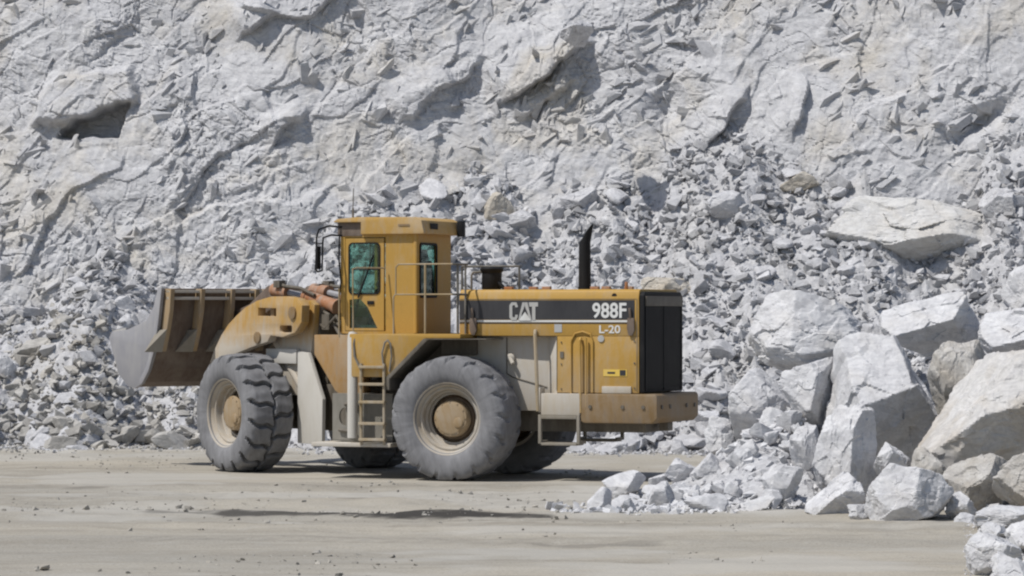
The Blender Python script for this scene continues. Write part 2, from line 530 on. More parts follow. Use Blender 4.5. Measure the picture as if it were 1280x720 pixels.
def mound_z(x, y):   # fine spill under the boulders on the right
    front = mound_front(x)
    xs = np.interp(y, [44, 46, 49, 51, 53, 56], [1.5, 1.15, 1.5, 2.2, 2.8, 3.3])
    crest = 2.35 * smooth(0.0, 3.8, x - xs)
    up = smooth(0, 5.4, y - front)
    down = 1 - smooth(51.5, 57.0, y)
    return crest * up * down


def talus_z(x, y):
    s = (y - toe(x))
    z = s * (0.66 + 0.12 * smooth(-9, -2, x)) + 0.22 * fbm(x * 0.45, y * 0.45, 0 * x, 4, 21)
    return np.where(s < 0, s * 0.5, z)


# ground: one sheet, fine where the camera looks, coarse out to the horizon
gx = np.concatenate([[-900, -400, -150, -60, -30], np.arange(-18, 18.01, 0.1), [30, 60, 150, 400, 900]])
gy = np.concatenate([[-900, -400, -150, -40, 0, 15, 24], np.arange(30, 74.01, 0.075), [80, 100, 160, 400, 900]])
X, Y = np.meshgrid(gx, gy, indexing='ij')
inside = (np.abs(X) < 18.1) & (Y > 29) & (Y < 74.5)
Z = np.where(inside, ground_z(X, Y), 0.0)
me = mesh_np('ground', np.stack([X.ravel(), Y.ravel(), Z.ravel()], 1), grid_faces(len(gx), len(gy)))
# dark streaks in the floor colour, and a few smaller ones
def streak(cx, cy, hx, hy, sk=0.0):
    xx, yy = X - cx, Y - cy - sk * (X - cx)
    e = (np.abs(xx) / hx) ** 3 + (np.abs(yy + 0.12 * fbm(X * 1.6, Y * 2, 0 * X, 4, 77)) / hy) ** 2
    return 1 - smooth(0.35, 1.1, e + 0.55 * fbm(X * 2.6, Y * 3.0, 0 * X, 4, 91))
dark_mask = np.maximum.reduce([1.0 * streak(-1.05, 44.9, 1.5, 0.55, -0.05), 0.9 * streak(-3.35, 45.3, 0.75, 0.5, -0.12), 0.5 * streak(-4.4, 45.5, 0.6, 0.35, 0.05),
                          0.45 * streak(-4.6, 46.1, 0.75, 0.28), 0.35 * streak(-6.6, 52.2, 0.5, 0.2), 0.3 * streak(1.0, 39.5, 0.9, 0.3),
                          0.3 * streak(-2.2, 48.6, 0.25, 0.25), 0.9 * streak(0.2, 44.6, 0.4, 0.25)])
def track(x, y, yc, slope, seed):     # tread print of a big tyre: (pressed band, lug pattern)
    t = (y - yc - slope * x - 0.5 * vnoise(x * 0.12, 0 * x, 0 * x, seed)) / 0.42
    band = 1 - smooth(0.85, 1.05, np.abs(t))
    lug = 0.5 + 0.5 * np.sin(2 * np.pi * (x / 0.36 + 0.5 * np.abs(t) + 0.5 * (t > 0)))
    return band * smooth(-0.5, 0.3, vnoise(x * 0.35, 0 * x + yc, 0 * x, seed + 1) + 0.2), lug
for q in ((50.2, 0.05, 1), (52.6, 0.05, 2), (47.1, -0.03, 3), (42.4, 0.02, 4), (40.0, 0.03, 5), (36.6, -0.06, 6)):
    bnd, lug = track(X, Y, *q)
    dark_mask = np.maximum(dark_mask, bnd * (0.05 + 0.12 * lug))
dark_mask = np.where(inside, np.clip(dark_mask, 0, 1), 0)
at = me.attributes.new('dark_mask', 'FLOAT', 'POINT'); at.data.foreach_set('value', dark_mask.ravel().astype(np.float32))
pw_ = np.clip(smooth(-3.2, 0.0, Y - toe(X)) * 0.9 + 0.55 * fbm(X * 0.9, Y * 0.9, 0 * X, 4, 64) * smooth(-4.0, -0.5, Y - toe(X)), 0, 0.85)
pw_ = np.maximum(pw_, np.clip(0.8 * smooth(-1.6, 0.2, Y - mound_front(X)) * smooth(0.0, 1.2, X) * (1 - smooth(51, 55, Y)) + 0.4 * fbm(X * 1.5, Y * 1.5, 0 * X, 3, 65) * smooth(-2, 0, Y - mound_front(X)) * smooth(0.0, 1.2, X), 0, 0.8))
pw_ = np.maximum(pw_, 0.5 * smooth(0.1, 0.7, fbm(X * 0.35, Y * 0.5, 0 * X, 4, 68)))
at = me.attributes.new('powder', 'FLOAT', 'POINT'); at.data.foreach_set('value', np.where(inside, pw_, 0).ravel().astype(np.float32))
smooth_shade(me)
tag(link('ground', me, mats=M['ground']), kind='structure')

# ------------------------------------------------------------------ cliff
def cliff_base(x):
    return 70.5 - 0.155 * x + 0.35 * np.sin(x * 0.33 + 1.0)


cu_ = np.concatenate([[-60, -40, -28], np.arange(-20, 20.01, 0.030), [28, 40, 60]])
cv_ = np.concatenate([np.arange(-1.0, 13.0, 0.030), [13.6, 14.5, 16, 18]])
U, V = np.meshgrid(cu_, cv_, indexing='ij')
wu = U + 0.30 * fbm(U * 0.5, V * 0.5, 0 * U, 3, 41) + 0.030 * fbm(U * 3, V * 3, 0 * U, 4, 43)
wv = V + 0.30 * fbm(U * 0.5, V * 0.5, 0 * U + 9, 3, 42) + 0.030 * fbm(U * 3, V * 3, 0 * U + 5, 4, 44)
ang = R_(40)
a_ = (wu * math.cos(ang) + wv * math.sin(ang)) * 0.55
b_ = (-wu * math.sin(ang) + wv * math.cos(ang)) * 1.2
ang2 = R_(-55)
a2 = (wu * math.cos(ang2) + wv * math.sin(ang2)) * 0.7
b2 = (-wu * math.sin(ang2) + wv * math.cos(ang2)) * 1.1
h1, c1 = facets(a_, b_, 1.7, 11, 0.40, 0.45)
h2, c2 = facets(a_ * 1.05 + 7, b_ * 0.95, 0.75, 23, 0.55, 0.55)
h3, c3 = facets(a2, b2, 0.36, 37, 0.8, 0.7, 0.03)
h5, c5 = facets(a_ * 1.5 + 3, b_ * 0.8, 0.17, 67, 1.0, 0.9, 0.015)
h4, c4 = facets(wu, wv * 1.15, 0.11, 53, 1.1, 0.9, 0.012)
rough_mask = smooth(-0.1, 0.55, fbm(U * 0.35, V * 0.5, 0 * U, 3, 61) + 0.05)
rough2 = smooth(-0.2, 0.6, fbm(U * 0.8, V * 0.9, 0 * U, 4, 62))
left_low = smooth(2.0, 6.0, -U) * (1 - smooth(3.6, 5.5, V))        # more broken, blocky lower left
D = 0.80 * (0.26 * h1 + 0.27 * h2 * (0.5 + 0.5 * rough_mask) + 0.31 * h3 * np.clip(0.32 + 0.6 * rough2 + 0.6 * left_low, 0, 1.1)
     + 0.30 * h5 * np.clip(0.30 + 0.4 * rough_mask + 0.5 * rough2 * rough_mask + 0.5 * left_low, 0, 1.1) + 0.34 * h4 * np.clip(0.30 + 0.3 * rough2 + 0.4 * rough2 * rough_mask + 0.3 * left_low, 0, 1)
     + 0.22 * fbm(U * 0.28, V * 0.33, 0 * U, 3, 71) + 0.05 * fbm(U * 1.1, V * 1.1, 0 * U, 3, 75)
     - 0.05 * (1 - smooth(0.0, 0.045, c2)) * smooth(0.1, 0.5, fbm(U * 0.5, V * 0.5, 0 * U + 3, 3, 83) + 0.2)
     - 0.03 * (1 - smooth(0.0, 0.03, c3)) * smooth(0.0, 0.5, fbm(U * 0.6, V * 0.6, 0 * U + 8, 3, 84))
     + 0.014 * fbm(U * 6, V * 6, 0 * U, 4, 73))
def cpos(px, py, Yc=72.5):
    p = P(px, py, Yc); return p[0], p[2]
# the roofed notch upper left, the two slanting slabs upper centre, the scooped hollow on the right
def tri_mask(pts, soft):
    mk = np.ones_like(U)
    n = len(pts)
    for i in range(n):
        (x0, z0), (x1, z1) = pts[i], pts[(i + 1) % n]
        nx, nz = -(z1 - z0), (x1 - x0); L = math.hypot(nx, nz)
        d = ((U + 0.05 * fbm(U * 3, V * 3, 0 * U, 2, 88) - x0) * nx + (V + 0.05 * fbm(U * 3, V * 3, 0 * U + 3, 2, 89) - z0) * nz) / L
        mk = mk * smooth(-soft, soft, d)
    return mk
D = D - 0.75 * tri_mask([cpos(60, 168), cpos(138, 165), cpos(148, 118), cpos(75, 146)], 0.05)
D = D + 0.35 * tri_mask([cpos(20, 150), cpos(75, 146), cpos(160, 116), cpos(150, 70), cpos(40, 95)], 0.12)
def slab(p0, p1, wid, lift):
    (x0, z0), (x1, z1) = cpos(*p0), cpos(*p1)
    L = math.hypot(x1 - x0, z1 - z0); ux, uz = (x1 - x0) / L, (z1 - z0) / L
    s = (U - x0) * ux + (V - z0) * uz
    t = -(U - x0) * uz + (V - z0) * ux + 0.12 * fbm(U * 1.6, V * 1.6, 0 * U, 3, 95)     # + is up-left of the line
    return lift * smooth(-0.04, 0.04, t) * (1 - smooth(0.15, wid, t)) * smooth(-0.2, 0.5, s) * (1 - smooth(L - 0.3, L + 0.2, s))
D = D + slab((628, 128), (742, 50), 1.5, 0.6) + slab((655, 152), (720, 98), 0.6, 0.28)
D = D + slab((285, 32), (330, 0), 0.9, 0.5) + slab((540, 262), (585, 232), 0.6, 0.35) + slab((500, 150), (600, 70), 1.0, 0.3)
D = D + slab((330, 185), (380, 135), 0.6, 0.35) + slab((885, 190), (935, 110), 0.8, 0.4) + slab((990, 175), (1010, 100), 0.5, 0.3)
hx, hz = cpos(1215, 150)
D = D - 0.45 * np.exp(-(((U - hx) * 0.85 + (V - hz) * 0.53) / 0.75) ** 2 - ((-(U - hx) * 0.53 + (V - hz) * 0.85 + 0.1) / 0.22) ** 2)
hx, hz = cpos(840, 125)
D = D - 0.5 * np.exp(-((U - hx) / 0.35) ** 2 - ((V - hz) / 0.7) ** 2)
fade = smooth(-19.9, -17, U) * (1 - smooth(17, 19.9, U)) * (1 - smooth(12.0, 12.9, V))
CY = cliff_base(U) + 0.40 * V - D * fade + np.where(V > 13, (V - 13) * 12, 0)
CZ = np.where(V > 13, 13 + (V - 13) * 0.3, V)
cliff_V, cliff_F = np.stack([U.ravel(), CY.ravel(), CZ.ravel()], 1), grid_faces(len(cu_), len(cv_))[:, ::-1]

# ------------------------------------------------------------------ rubble slope under the cliff
tx_ = np.concatenate([[-60, -40, -28], np.arange(-20, 20.01, 0.09), [28, 40, 60]])
ts_ = np.arange(-1.2, 11.5, 0.09)
TX, TS = np.meshgrid(tx_, ts_, indexing='ij')
TY = toe(TX) + TS
hA, _ = facets(TX, TS, 0.45, 5, 0.8); hB, _ = facets(TX, TS, 0.2, 6, 0.9)
TZ = talus_z(TX, TY) + np.where(TS > 0, 0.3 * hA + 0.4 * hB, 0) - 0.03
me = mesh_np('rubble_slope', np.stack([TX.ravel(), TY.ravel(), TZ.ravel()], 1), grid_faces(len(tx_), len(ts_)))
tag(link('rubble_slope', me, mats=M['rubble']), kind='structure')

mx_ = np.arange(0.2, 20.01, 0.07); my_ = np.arange(43.5, 58.5, 0.07)
MX, MY = np.meshgrid(mx_, my_, indexing='ij')
hA, _ = facets(MX, MY, 0.3, 15, 0.8); hB, _ = facets(MX, MY, 0.13, 16, 0.9)
mz = mound_z(MX, MY)
MZ = mz + smooth(0.0, 0.3, mz) * (0.25 * hA + 0.4 * hB) - 0.08 * (1 - smooth(0.02, 0.12, mz)) + 0.08 * fbm(MX, MY, 0 * MX, 3, 3) * smooth(0, 0.4, mz)
me = mesh_np('spoil_mound', np.stack([MX.ravel(), MY.ravel(), MZ.ravel()], 1), grid_faces(len(mx_), len(my_)))
tag(link('spoil_mound', me, mats=M['rubble']), kind='structure')

# ------------------------------------------------------------------ rocks
_ico = {}
def ico(sub):
    if sub not in _ico:
        bm = bmesh.new(); bmesh.ops.create_icosphere(bm, subdivisions=sub, radius=1.0)
        bm.verts.ensure_lookup_table()
        v = np.array([tuple(q.co) for q in bm.verts]); f = np.array([[q.index for q in p.verts] for p in bm.faces])
        bm.free(); _ico[sub] = (v / np.linalg.norm(v, axis=1)[:, None], f)
    return _ico[sub]


def facets3(q, seed, tilt=1.1):
    f = np.floor(q); best = np.full(len(q), 1e9); out = np.zeros(len(q))
    for dx in (-1, 0, 1):
        for dy in (-1, 0, 1):
            for dz in (-1, 0, 1):
                cx, cy, cz = f[:, 0] + dx, f[:, 1] + dy, f[:, 2] + dz
                e = [q[:, i] - (c + _hash(cx, cy, cz, seed * 7 + i)) for i, c in enumerate((cx, cy, cz))]
                d = e[0] ** 2 + e[1] ** 2 + e[2] ** 2
                h = sum((_hash(cx, cy, cz, seed * 7 + 11 + i) - 0.5) * 2 * tilt * e[i] for i in range(3)) + _hash(cx, cy, cz, seed * 7 + 19) - 0.5
                k = d < best
                out = np.where(k, h, out); best = np.where(k, d, best)
    return out


def rock_geo(seed, sub=3, planes=13, rough=0.05, dims=(1, 1, 1), extra=(), freq=2.0, hmin=0.5, chips=0):
    rng = np.random.default_rng(seed)
    d, f = ico(sub)
    n = rng.normal(size=(planes, 3)); n /= np.linalg.norm(n, axis=1)[:, None]
    h = rng.uniform(hmin, 0.9, planes)
    if chips:                      # small corner chips
        n2 = rng.normal(size=(chips, 3)); n2 /= np.linalg.norm(n2, axis=1)[:, None]
        n = np.vstack([n, n2]); h = np.concatenate([h, rng.uniform(0.86, 0.97, chips)])
    if len(extra):
        e = np.array([q[:3] for q in extra], float); e /= np.linalg.norm(e, axis=1)[:, None]
        # keep the random cuts from eating the wanted faces
        k = (n @ e.T).max(1) < 0.75
        n = np.vstack([n[k], e]); h = np.concatenate([h[k], [q[3] for q in extra]])
    # warp the directions a little so that broken faces are not mirror-flat
    dots = d @ n.T
    q_ = np.maximum(dots, 0.0) / h[None, :]
    pw = 70.0
    r = 1.0 / np.maximum((q_ ** pw).sum(1) ** (1 / pw), 0.8)
    p = d * r[:, None]
    o = rng.uniform(-50, 50, 3)
    q = p * freq + o
    disp = rough * (0.55 * fbm(q[:, 0], q[:, 1], q[:, 2], 4, seed) + 0.25 * ridged(q[:, 0] * 1.3, q[:, 1] * 1.3, q[:, 2] * 1.3, 3, seed + 5) - 0.2)
    if sub >= 5:                   # stepped conchoidal breaks
        s = vnoise(q[:, 0] * 0.9, q[:, 1] * 0.9, q[:, 2] * 0.9, seed + 8)
        disp = disp + rough * 0.7 * (np.floor(s * 4) / 4 - s * 0.5)
        disp = disp + 1.0 * rough * facets3(q * 0.9, seed, 0.9) + 0.35 * rough * facets3(q * 2.4 + 3, seed + 1, 0.8)
        disp = disp + rough * 0.12 * fbm(q[:, 0] * 6, q[:, 1] * 6, q[:, 2] * 6, 3, seed + 9)
    p = p + d * disp[:, None]
    lo, hi = p.min(0), p.max(0)
    p = (p - (lo + hi) / 2) / ((hi - lo) / 2) * (np.array(dims) / 2)
    return p, f


def rock_obj(name, mat, centre, dims, seed, label, cat, group=None, rot=0.0, sub=6, planes=12, rough=0.055, extra=(), hmin=0.5, tilt=(0, 0), chips=10):
    p, f = rock_geo(seed, sub, planes, rough, dims, extra, hmin=hmin, chips=chips)
    me = mesh_np(name, p, f)
    if sub >= 5: smooth_shade(me, 16)
    o = link(name, me, mats=mat, loc=centre, rot=(tilt[0], tilt[1], rot))
    return tag(o, label, cat, group)


def px_rock(x0, x1, y0, y1, Yc, depth, **kw):
    """boulder filling the given extent, its own distance, real width, depth and height"""
    c = P((x0 + x1) / 2, (y0 + y1) / 2, Yc)
    wdt = (x1 - x0) * Yc / F_PX; hgt = (y1 - y0) * Yc / F_PX
    return rock_obj(centre=c, dims=(wdt, depth, hgt), **kw)


BO, BR, TN = M['boulder'], M['brown_boulder'], M['tan_rock']
G_B = 'boulders heaped on the right'
px_rock(936, 1078, 362, 482, 51.2, 1.6, name='boulder', mat=BO, seed=101, label='large rounded white boulder at the top left of the heap', cat='boulder', group=G_B,
        planes=16, hmin=0.72, rough=0.05, extra=[(-0.75, -0.6, 0.3, 0.74), (0.25, -0.9, 0.35, 0.70)])
px_rock(1033, 1180, 415, 600, 48.9, 1.9, name='boulder', mat=BO, seed=102, label='biggest boulder of the heap, bright sloping top above a smooth shaded front', cat='boulder', group=G_B,
        planes=12, hmin=0.74, rough=0.038, extra=[(-0.12, -0.60, 0.80, 0.62), (0.3, -0.82, -0.48, 0.50), (-0.9, -0.3, 0.2, 0.78), (0.80, -0.2, 0.56, 0.60)])
px_rock(1098, 1232, 364, 446, 51.0, 1.4, name='boulder', mat=BO, seed=103, label='long white boulder perched across the top of the heap, grey underneath', cat='boulder', group=G_B,
        planes=10, hmin=0.7, rough=0.05, extra=[(-0.35, -0.75, 0.55, 0.62), (0.1, -0.75, -0.65, 0.58), (0.75, -0.6, -0.1, 0.72)])
px_rock(1222, 1330, 382, 462, 50.3, 1.5, name='boulder', mat=BO, seed=104, label='white block at the right edge of the heap, above the dark gap', cat='boulder', group=G_B,
        planes=10, hmin=0.65, extra=[(-0.3, -0.8, 0.5, 0.6), (0.1, -0.7, -0.7, 0.6)])
px_rock(1158, 1240, 424, 532, 48.2, 0.95, name='boulder', mat=BR, seed=105, label='brownish rough boulder wedged beside the biggest boulder', cat='boulder', group=G_B, planes=9, rough=0.06)
px_rock(1146, 1350, 432, 612, 47.0, 2.3, name='boulder', mat=M['stained'], seed=106, label='huge earth stained boulder sloping up to the right edge', cat='boulder', group=G_B,
        planes=5, hmin=0.8, rough=0.05, extra=[(-0.74, -0.18, 0.65, 0.29), (-0.25, -0.72, 0.64, 0.52), (0.15, -0.85, -0.5, 0.62), (-0.1, 0.1, 1, 0.72)])
px_rock(1176, 1262, 566, 650, 45.3, 0.9, name='boulder', mat=BR, seed=107, label='dull brown boulder in front of the huge earth stained one', cat='boulder', group=G_B, planes=11,
        extra=[(0.25, -0.85, -0.35, 0.6), (-0.4, -0.5, 0.75, 0.7)])
px_rock(1240, 1330, 560, 652, 44.4, 0.9, name='boulder', mat=BR, seed=108, label='brown grey boulder low at the right edge of the heap', cat='boulder', group=G_B, planes=11)
px_rock(1014, 1098, 505, 632, 46.9, 0.85, name='boulder', mat=BO, seed=109, label='tall upright boulder with a bright cap before the shaded boulder', cat='boulder', group=G_B,
        planes=13, rough=0.06, hmin=0.6, extra=[(-0.55, -0.75, 0.25, 0.62), (0.75, -0.6, 0.05, 0.6)])
px_rock(1080, 1192, 578, 664, 44.2, 1.0, name='boulder', mat=BO, seed=110, label='low white boulder standing on the floor at the front', cat='boulder', group=G_B,
        planes=8, hmin=0.58, rough=0.045, extra=[(-0.35, -0.8, 0.45, 0.62), (0.6, -0.7, 0.2, 0.66)])
px_rock(972, 1044, 446, 534, 49.3, 0.8, name='boulder', mat=BO, seed=111, label='mid sized boulder leaning below the rounded white one', cat='boulder', group=G_B,
        planes=12, extra=[(-0.55, -0.75, 0.3, 0.6), (0.85, -0.5, -0.1, 0.55)])
px_rock(906, 992, 462, 566, 50.2, 1.0, name='boulder', mat=BO, seed=112, label='pale boulder half sunk at the left flank of the heap', cat='boulder', group=G_B, planes=14, rough=0.05, tilt=(0, 0.25))
px_rock(1006, 1082, 590, 660, 44.9, 0.75, name='boulder', mat=BO, seed=113, label='wedge shaped rock with a dark front at the foot of the heap', cat='boulder', group=G_B,
        planes=11, extra=[(0.1, -0.85, -0.45, 0.5), (-0.5, -0.3, 0.75, 0.6)])
px_rock(1252, 1330, 328, 398, 56.0, 1.2, name='boulder', mat=BO, seed=114, label='white block behind the heap at the right edge', cat='boulder', group=G_B, planes=12)
px_rock(1212, 1310, 630, 664, 42.2, 0.8, name='rock', mat=BO, seed=115, label='flat pale slab lying under the brown boulder', cat='rock', group=G_B, planes=11)
px_rock(1196, 1290, 440, 500, 51.5, 0.9, name='boulder', mat=BR, seed=117, label='shaded boulder filling the dark gap near the right edge', cat='boulder', group=G_B, planes=12)
for (a, b, c_0, d_, Yc, dep, sd, mt, lb) in (
        (1066, 1112, 404, 458, 52.0, 0.6, 161, BO, 'small boulder filling the notch between the rounded white and the perched boulder'),
        (1196, 1232, 398, 440, 51.6, 0.5, 162, BO, 'small boulder in shade under the perched long boulder'),
        (944, 990, 508, 566, 49.2, 0.5, 163, BO, 'angular rock lying below the left flank boulder'),
        (986, 1024, 530, 592, 47.6, 0.5, 164, BO, 'rock leaning on the left of the tall upright boulder'),
        (906, 950, 556, 600, 48.2, 0.5, 165, BO, 'white block on the left slope of the spill below the flank boulder'),
        (950, 1004, 580, 632, 46.6, 0.5, 166, BO, 'white block low on the spill left of the wedge shaped rock'),
        (862, 906, 566, 604, 48.6, 0.45, 167, BO, 'pale rock on the upper left edge of the spill'),
        (1092, 1140, 552, 606, 46.6, 0.6, 168, BO, 'shaded boulder wedged behind the low white boulder'),
        (1136, 1182, 558, 612, 46.3, 0.6, 169, BR, 'brownish boulder wedged between biggest boulder and the huge stained one'),
        (1228, 1268, 470, 520, 48.9, 0.6, 170, BR, 'brown rock peeping over the huge stained boulder'),
        (1180, 1222, 614, 656, 44.3, 0.4, 171, BO, 'white rock at the foot of the dull brown boulder'),
        (1000, 1036, 470, 516, 50.2, 0.5, 172, BO, 'small rock tucked behind the leaning mid sized boulder'),
        (880, 922, 520, 566, 50.4, 0.5, 173, BO, 'rock at the outer left edge of the heap'),
        (830, 872, 572, 606, 49.2, 0.4, 174, BO, 'rock on the spill just right of the pale shaded one')):
    px_rock(a, b, c_0, d_, Yc, dep, name='boulder' if dep > 0.55 else 'rock', mat=mt, seed=sd, label=lb, cat='boulder' if dep > 0.55 else 'rock', group=G_B, planes=9, hmin=0.5, sub=5, rough=0.06)
# near corner
px_rock(1204, 1276, 664, 722, 34.9, 0.6, name='rock', mat=BO, seed=121, label='larger white rock at the bottom right corner', cat='rock', planes=12)
px_rock(1258, 1330, 636, 700, 37.3, 0.6, name='rock', mat=BO, seed=122, label='white rock cut off by the right edge near the corner', cat='rock', planes=12)
px_rock(1240, 1300, 690, 742, 33.2, 0.4, name='rock', mat=BO, seed=123, label='small white rock lowest at the bottom right corner', cat='rock', planes=12)
px_rock(1188, 1226, 640, 664, 43.0, 0.4, name='rock', mat=BO, seed=124, label='small white rock between the flat slab and the dull brown boulder', cat='rock', planes=11, sub=5)
px_rock(1058, 1090, 630, 656, 44.3, 0.35, name='rock', mat=BO, seed=126, label='small rock wedged left of the low white boulder', cat='rock', planes=10, sub=5)
px_rock(1226, 1258, 652, 676, 40.2, 0.35, name='rock', mat=BO, seed=127, label='small white rock just below the flat pale slab', cat='rock', planes=10, sub=5)
px_rock(1100, 1164, 528, 596, 47.2, 0.6, name='boulder', mat=BO, seed=128, label='boulder half hidden in the gap behind the low white boulder', cat='boulder', group=G_B, planes=11, sub=5) if False else None
# distinct rocks at the foot of the spill
px_rock(752, 808, 587, 624, 48.6, 0.6, name='rock', mat=BO, seed=131, label='pale rock with a shaded right side behind the tail of the spill', cat='rock', planes=11, sub=4, extra=[(-0.3, -0.7, 0.6, 0.62), (0.8, -0.55, -0.1, 0.6)])
px_rock(733, 765, 608, 648, 46.2, 0.4, name='rock', mat=BO, seed=132, label='upright rock at the left tip of the spill', cat='rock', planes=11, sub=4, extra=[(-0.5, -0.8, 0.2, 0.6), (0.85, -0.45, 0, 0.5)])
px_rock(764, 812, 618, 650, 46.0, 0.5, name='rock', mat=BO, seed=133, label='white chunk beside the upright rock at the spill tip', cat='rock', planes=11, sub=4)
px_rock(806, 850, 600, 640, 46.8, 0.5, name='rock', mat=BO, seed=134, label='white rock right of the pale one in the spill', cat='rock', planes=11, sub=4)
px_rock(852, 912, 616, 650, 45.9, 0.55, name='rock', mat=BO, seed=135, label='broad low white rock at the front of the spill', cat='rock', planes=11, sub=4)
# bigger rocks on the slope
def slope_rock(x0, x1, y0, y1, depth, **kw):
    Yc = 66.0
    for _ in range(30):
        c = P((x0 + x1) / 2, (y0 + y1) / 2, Yc)
        zt = float(talus_z(np.array(c[0]), np.array(Yc)))
        Yc += 0.5 * (c[2] - zt) / 0.75
    return px_rock(x0, x1, y0, y1, Yc - depth * 0.05, depth, **kw)
slope_rock(1020, 1258, 244, 336, 2.4, name='boulder', mat=M['cream'], seed=141, label='largest cream slab lying on the rubble slope', cat='boulder', planes=8, rough=0.06, hmin=0.7, extra=[(-0.15, -0.75, 0.65, 0.55), (0.2, -0.8, -0.55, 0.75)])
slope_rock(974, 1024, 214, 244, 0.5, name='rock', mat=TN, seed=142, label='tan rock high on the slope left of the cream slab', cat='rock', planes=11)
slope_rock(605, 645, 240, 288, 0.6, name='boulder', mat=TN, seed=143, label='yellowish boulder on the slope right of the cab roof', cat='boulder', planes=12)
slope_rock(700, 752, 232, 268, 0.7, name='boulder', mat=M['rock'], seed=144, label='grey block on the slope above the exhaust pipe', cat='boulder', planes=9, extra=[(-0.3, -0.6, 0.7, 0.6), (0.7, -0.6, -0.2, 0.55)])
slope_rock(-40, 26, 436, 496, 1.0, name='boulder', mat=BO, seed=145, label='rounded pale boulder cut off by the left edge', cat='boulder', planes=12, hmin=0.65)
slope_rock(800, 872, 346, 380, 0.9, name='boulder', mat=TN, seed=146, label='brownish flat boulder just behind the loader tail', cat='boulder', planes=12)
slope_rock(625, 672, 262, 292, 0.7, name='boulder', mat=M['rock'], seed=147, label='grey boulder beside the yellowish one on the slope', cat='boulder', planes=12)
slope_rock(1225, 1275, 234, 278, 0.7, name='boulder', mat=M['rock'], seed=148, label='grey angular boulder right of the cream slab', cat='boulder', planes=11)
slope_rock(880, 940, 238, 285, 0.7, name='boulder', mat=M['rock'], seed=149, label='grey boulder midway between exhaust pipe and cream slab', cat='boulder', planes=11)
c_ = P(721, 41, 71.2)
rock_obj('boulder', M['rock'], c_, (0.72, 1.2, 0.58), 150, 'dark faced block jutting from the cliff top centre', 'boulder', None, planes=8, extra=[(0.35, -0.75, -0.55, 0.45), (-0.4, -0.2, 0.85, 0.7)])

# prototypes shared by the many loose rocks
protos = []
for k in range(18):
    rng = np.random.default_rng(900 + k)
    p, f = rock_geo(900 + k, 4, 7, 0.03, (1.0, rng.uniform(0.55, 0.95), rng.uniform(0.4, 0.8)), hmin=0.34, chips=3)
    pm = mesh_np('rock', p, f); pm.materials.append(M['rock']); protos.append(pm)
protos_b = []
for pm in protos:
    q = pm.copy(); q.materials.clear(); q.materials.append(M['rubble_brown']); protos_b.append(q)
protos_w = []
for k in range(10):
    rng = np.random.default_rng(960 + k)
    p, f = rock_geo(960 + k, 4, 8, 0.035, (1.0, rng.uniform(0.6, 0.95), rng.uniform(0.5, 0.85)), hmin=0.38, chips=4)
    pm = mesh_np('rock', p, f); pm.materials.append(M['boulder']); protos_w.append(pm)

rng = np.random.default_rng(4)
def zone(px, py):
    if px < 420 and py > 470: return ('grey angular rock at the foot of the slope left of the front wheel', 'rocks along the left foot of the slope')
    if px < 420: return ('grey rock on the slope left of the cab', 'rocks on the slope left of the cab')
    if py > 500: return ('grey rock at the foot of the slope behind the loader tail', 'rocks behind the loader tail')
    if px < 880 and py < 300: return ('grey rock high on the slope above the hood', 'rocks on the upper slope above the hood')
    if px < 880: return ('grey rock on the slope just over the hood', 'rocks on the lower slope over the hood')
    if py < 320: return ('grey rock on the upper right slope near the cream slab', 'rocks on the upper right slope')
    return ('grey rock on the slope between loader tail and boulder heap', 'rocks on the slope behind the heap')
count = 0
tries = 0
while count < 205 and tries < 9000:
    tries += 1
    x = rng.uniform(-11.3, 11.6); s = rng.uniform(-0.25, 7.6) if rng.random() < 0.75 else rng.uniform(-0.5, 0.8)
    y = float(toe(x)) + s
    if y > float(cliff_base(x)) + 0.40 * s * 0.78 + 0.1: continue
    z = float(talus_z(np.array(x), np.array(y))) if s > 0 else 0.0
    py = HORIZON - F_PX * (z - CAM_H) / y; px = 640 + F_PX * x / y
    if not (-15 < px < 1295): continue
    if 385 < px < 850 and py > 385 and not (720 < px and py > 520): continue      # hidden behind the machine
    if 230 < px < 385 and py > 470 and px > 245: continue
    if px > 905 and py > 370: continue                                           # hidden behind the heap
    size = 0.33 + 0.42 * rng.random() ** 2.6
    if s < 0.7: size *= 1.25
    lab, grp = zone(px, py)
    o = bpy.data.objects.new('rock', (protos_b if (x < -5 and z < 2.2 and rng.random() < 0.7) else protos)[int(rng.integers(len(protos)))])
    COL.objects.link(o)
    o.location = (x, y, max(z, 0) + size * 0.07); o.scale = (size * rng.uniform(0.85, 1.3), size, size * rng.uniform(0.8, 1.05))
    o.rotation_euler = (rng.normal(0, 0.35) + 0.35 * (s > 0.4), rng.normal(0, 0.35), rng.uniform(0, 6.28))
    tag(o, lab, 'rock', grp); count += 1

count = 0; tries = 0
while count < 70 and tries < 4000:
    tries += 1
    x = rng.uniform(1.0, 6.5); y = rng.uniform(44.6, 50.5)
    z = float(mound_z(np.array(x), np.array(y)))
    if z < 0.02 and (x < 1.2 or y > 47): continue
    front = float(mound_front(x))
    if y < front - 0.15 or y > front + 3.6: continue
    px = 640 + F_PX * x / y; py = HORIZON - F_PX * (z - CAM_H) / y
    if px > 1010 and py < 560: continue
    if px > 1075: continue
    size = 0.17 + 0.26 * rng.random() ** 2
    o = bpy.data.objects.new('rock', protos_w[int(rng.integers(len(protos_w)))])
    COL.objects.link(o)
    o.location = (x, y, z + size * 0.22); o.scale = (size * rng.uniform(0.9, 1.3), size, size * rng.uniform(0.85, 1.1))
    o.rotation_euler = (rng.normal(0, 0.4), rng.normal(0, 0.4), rng.uniform(0, 6.28))
    tag(o, 'small white rock in the spill of rubble left of the big boulders', 'rock', 'rocks in the spill left of the boulders'); count += 1


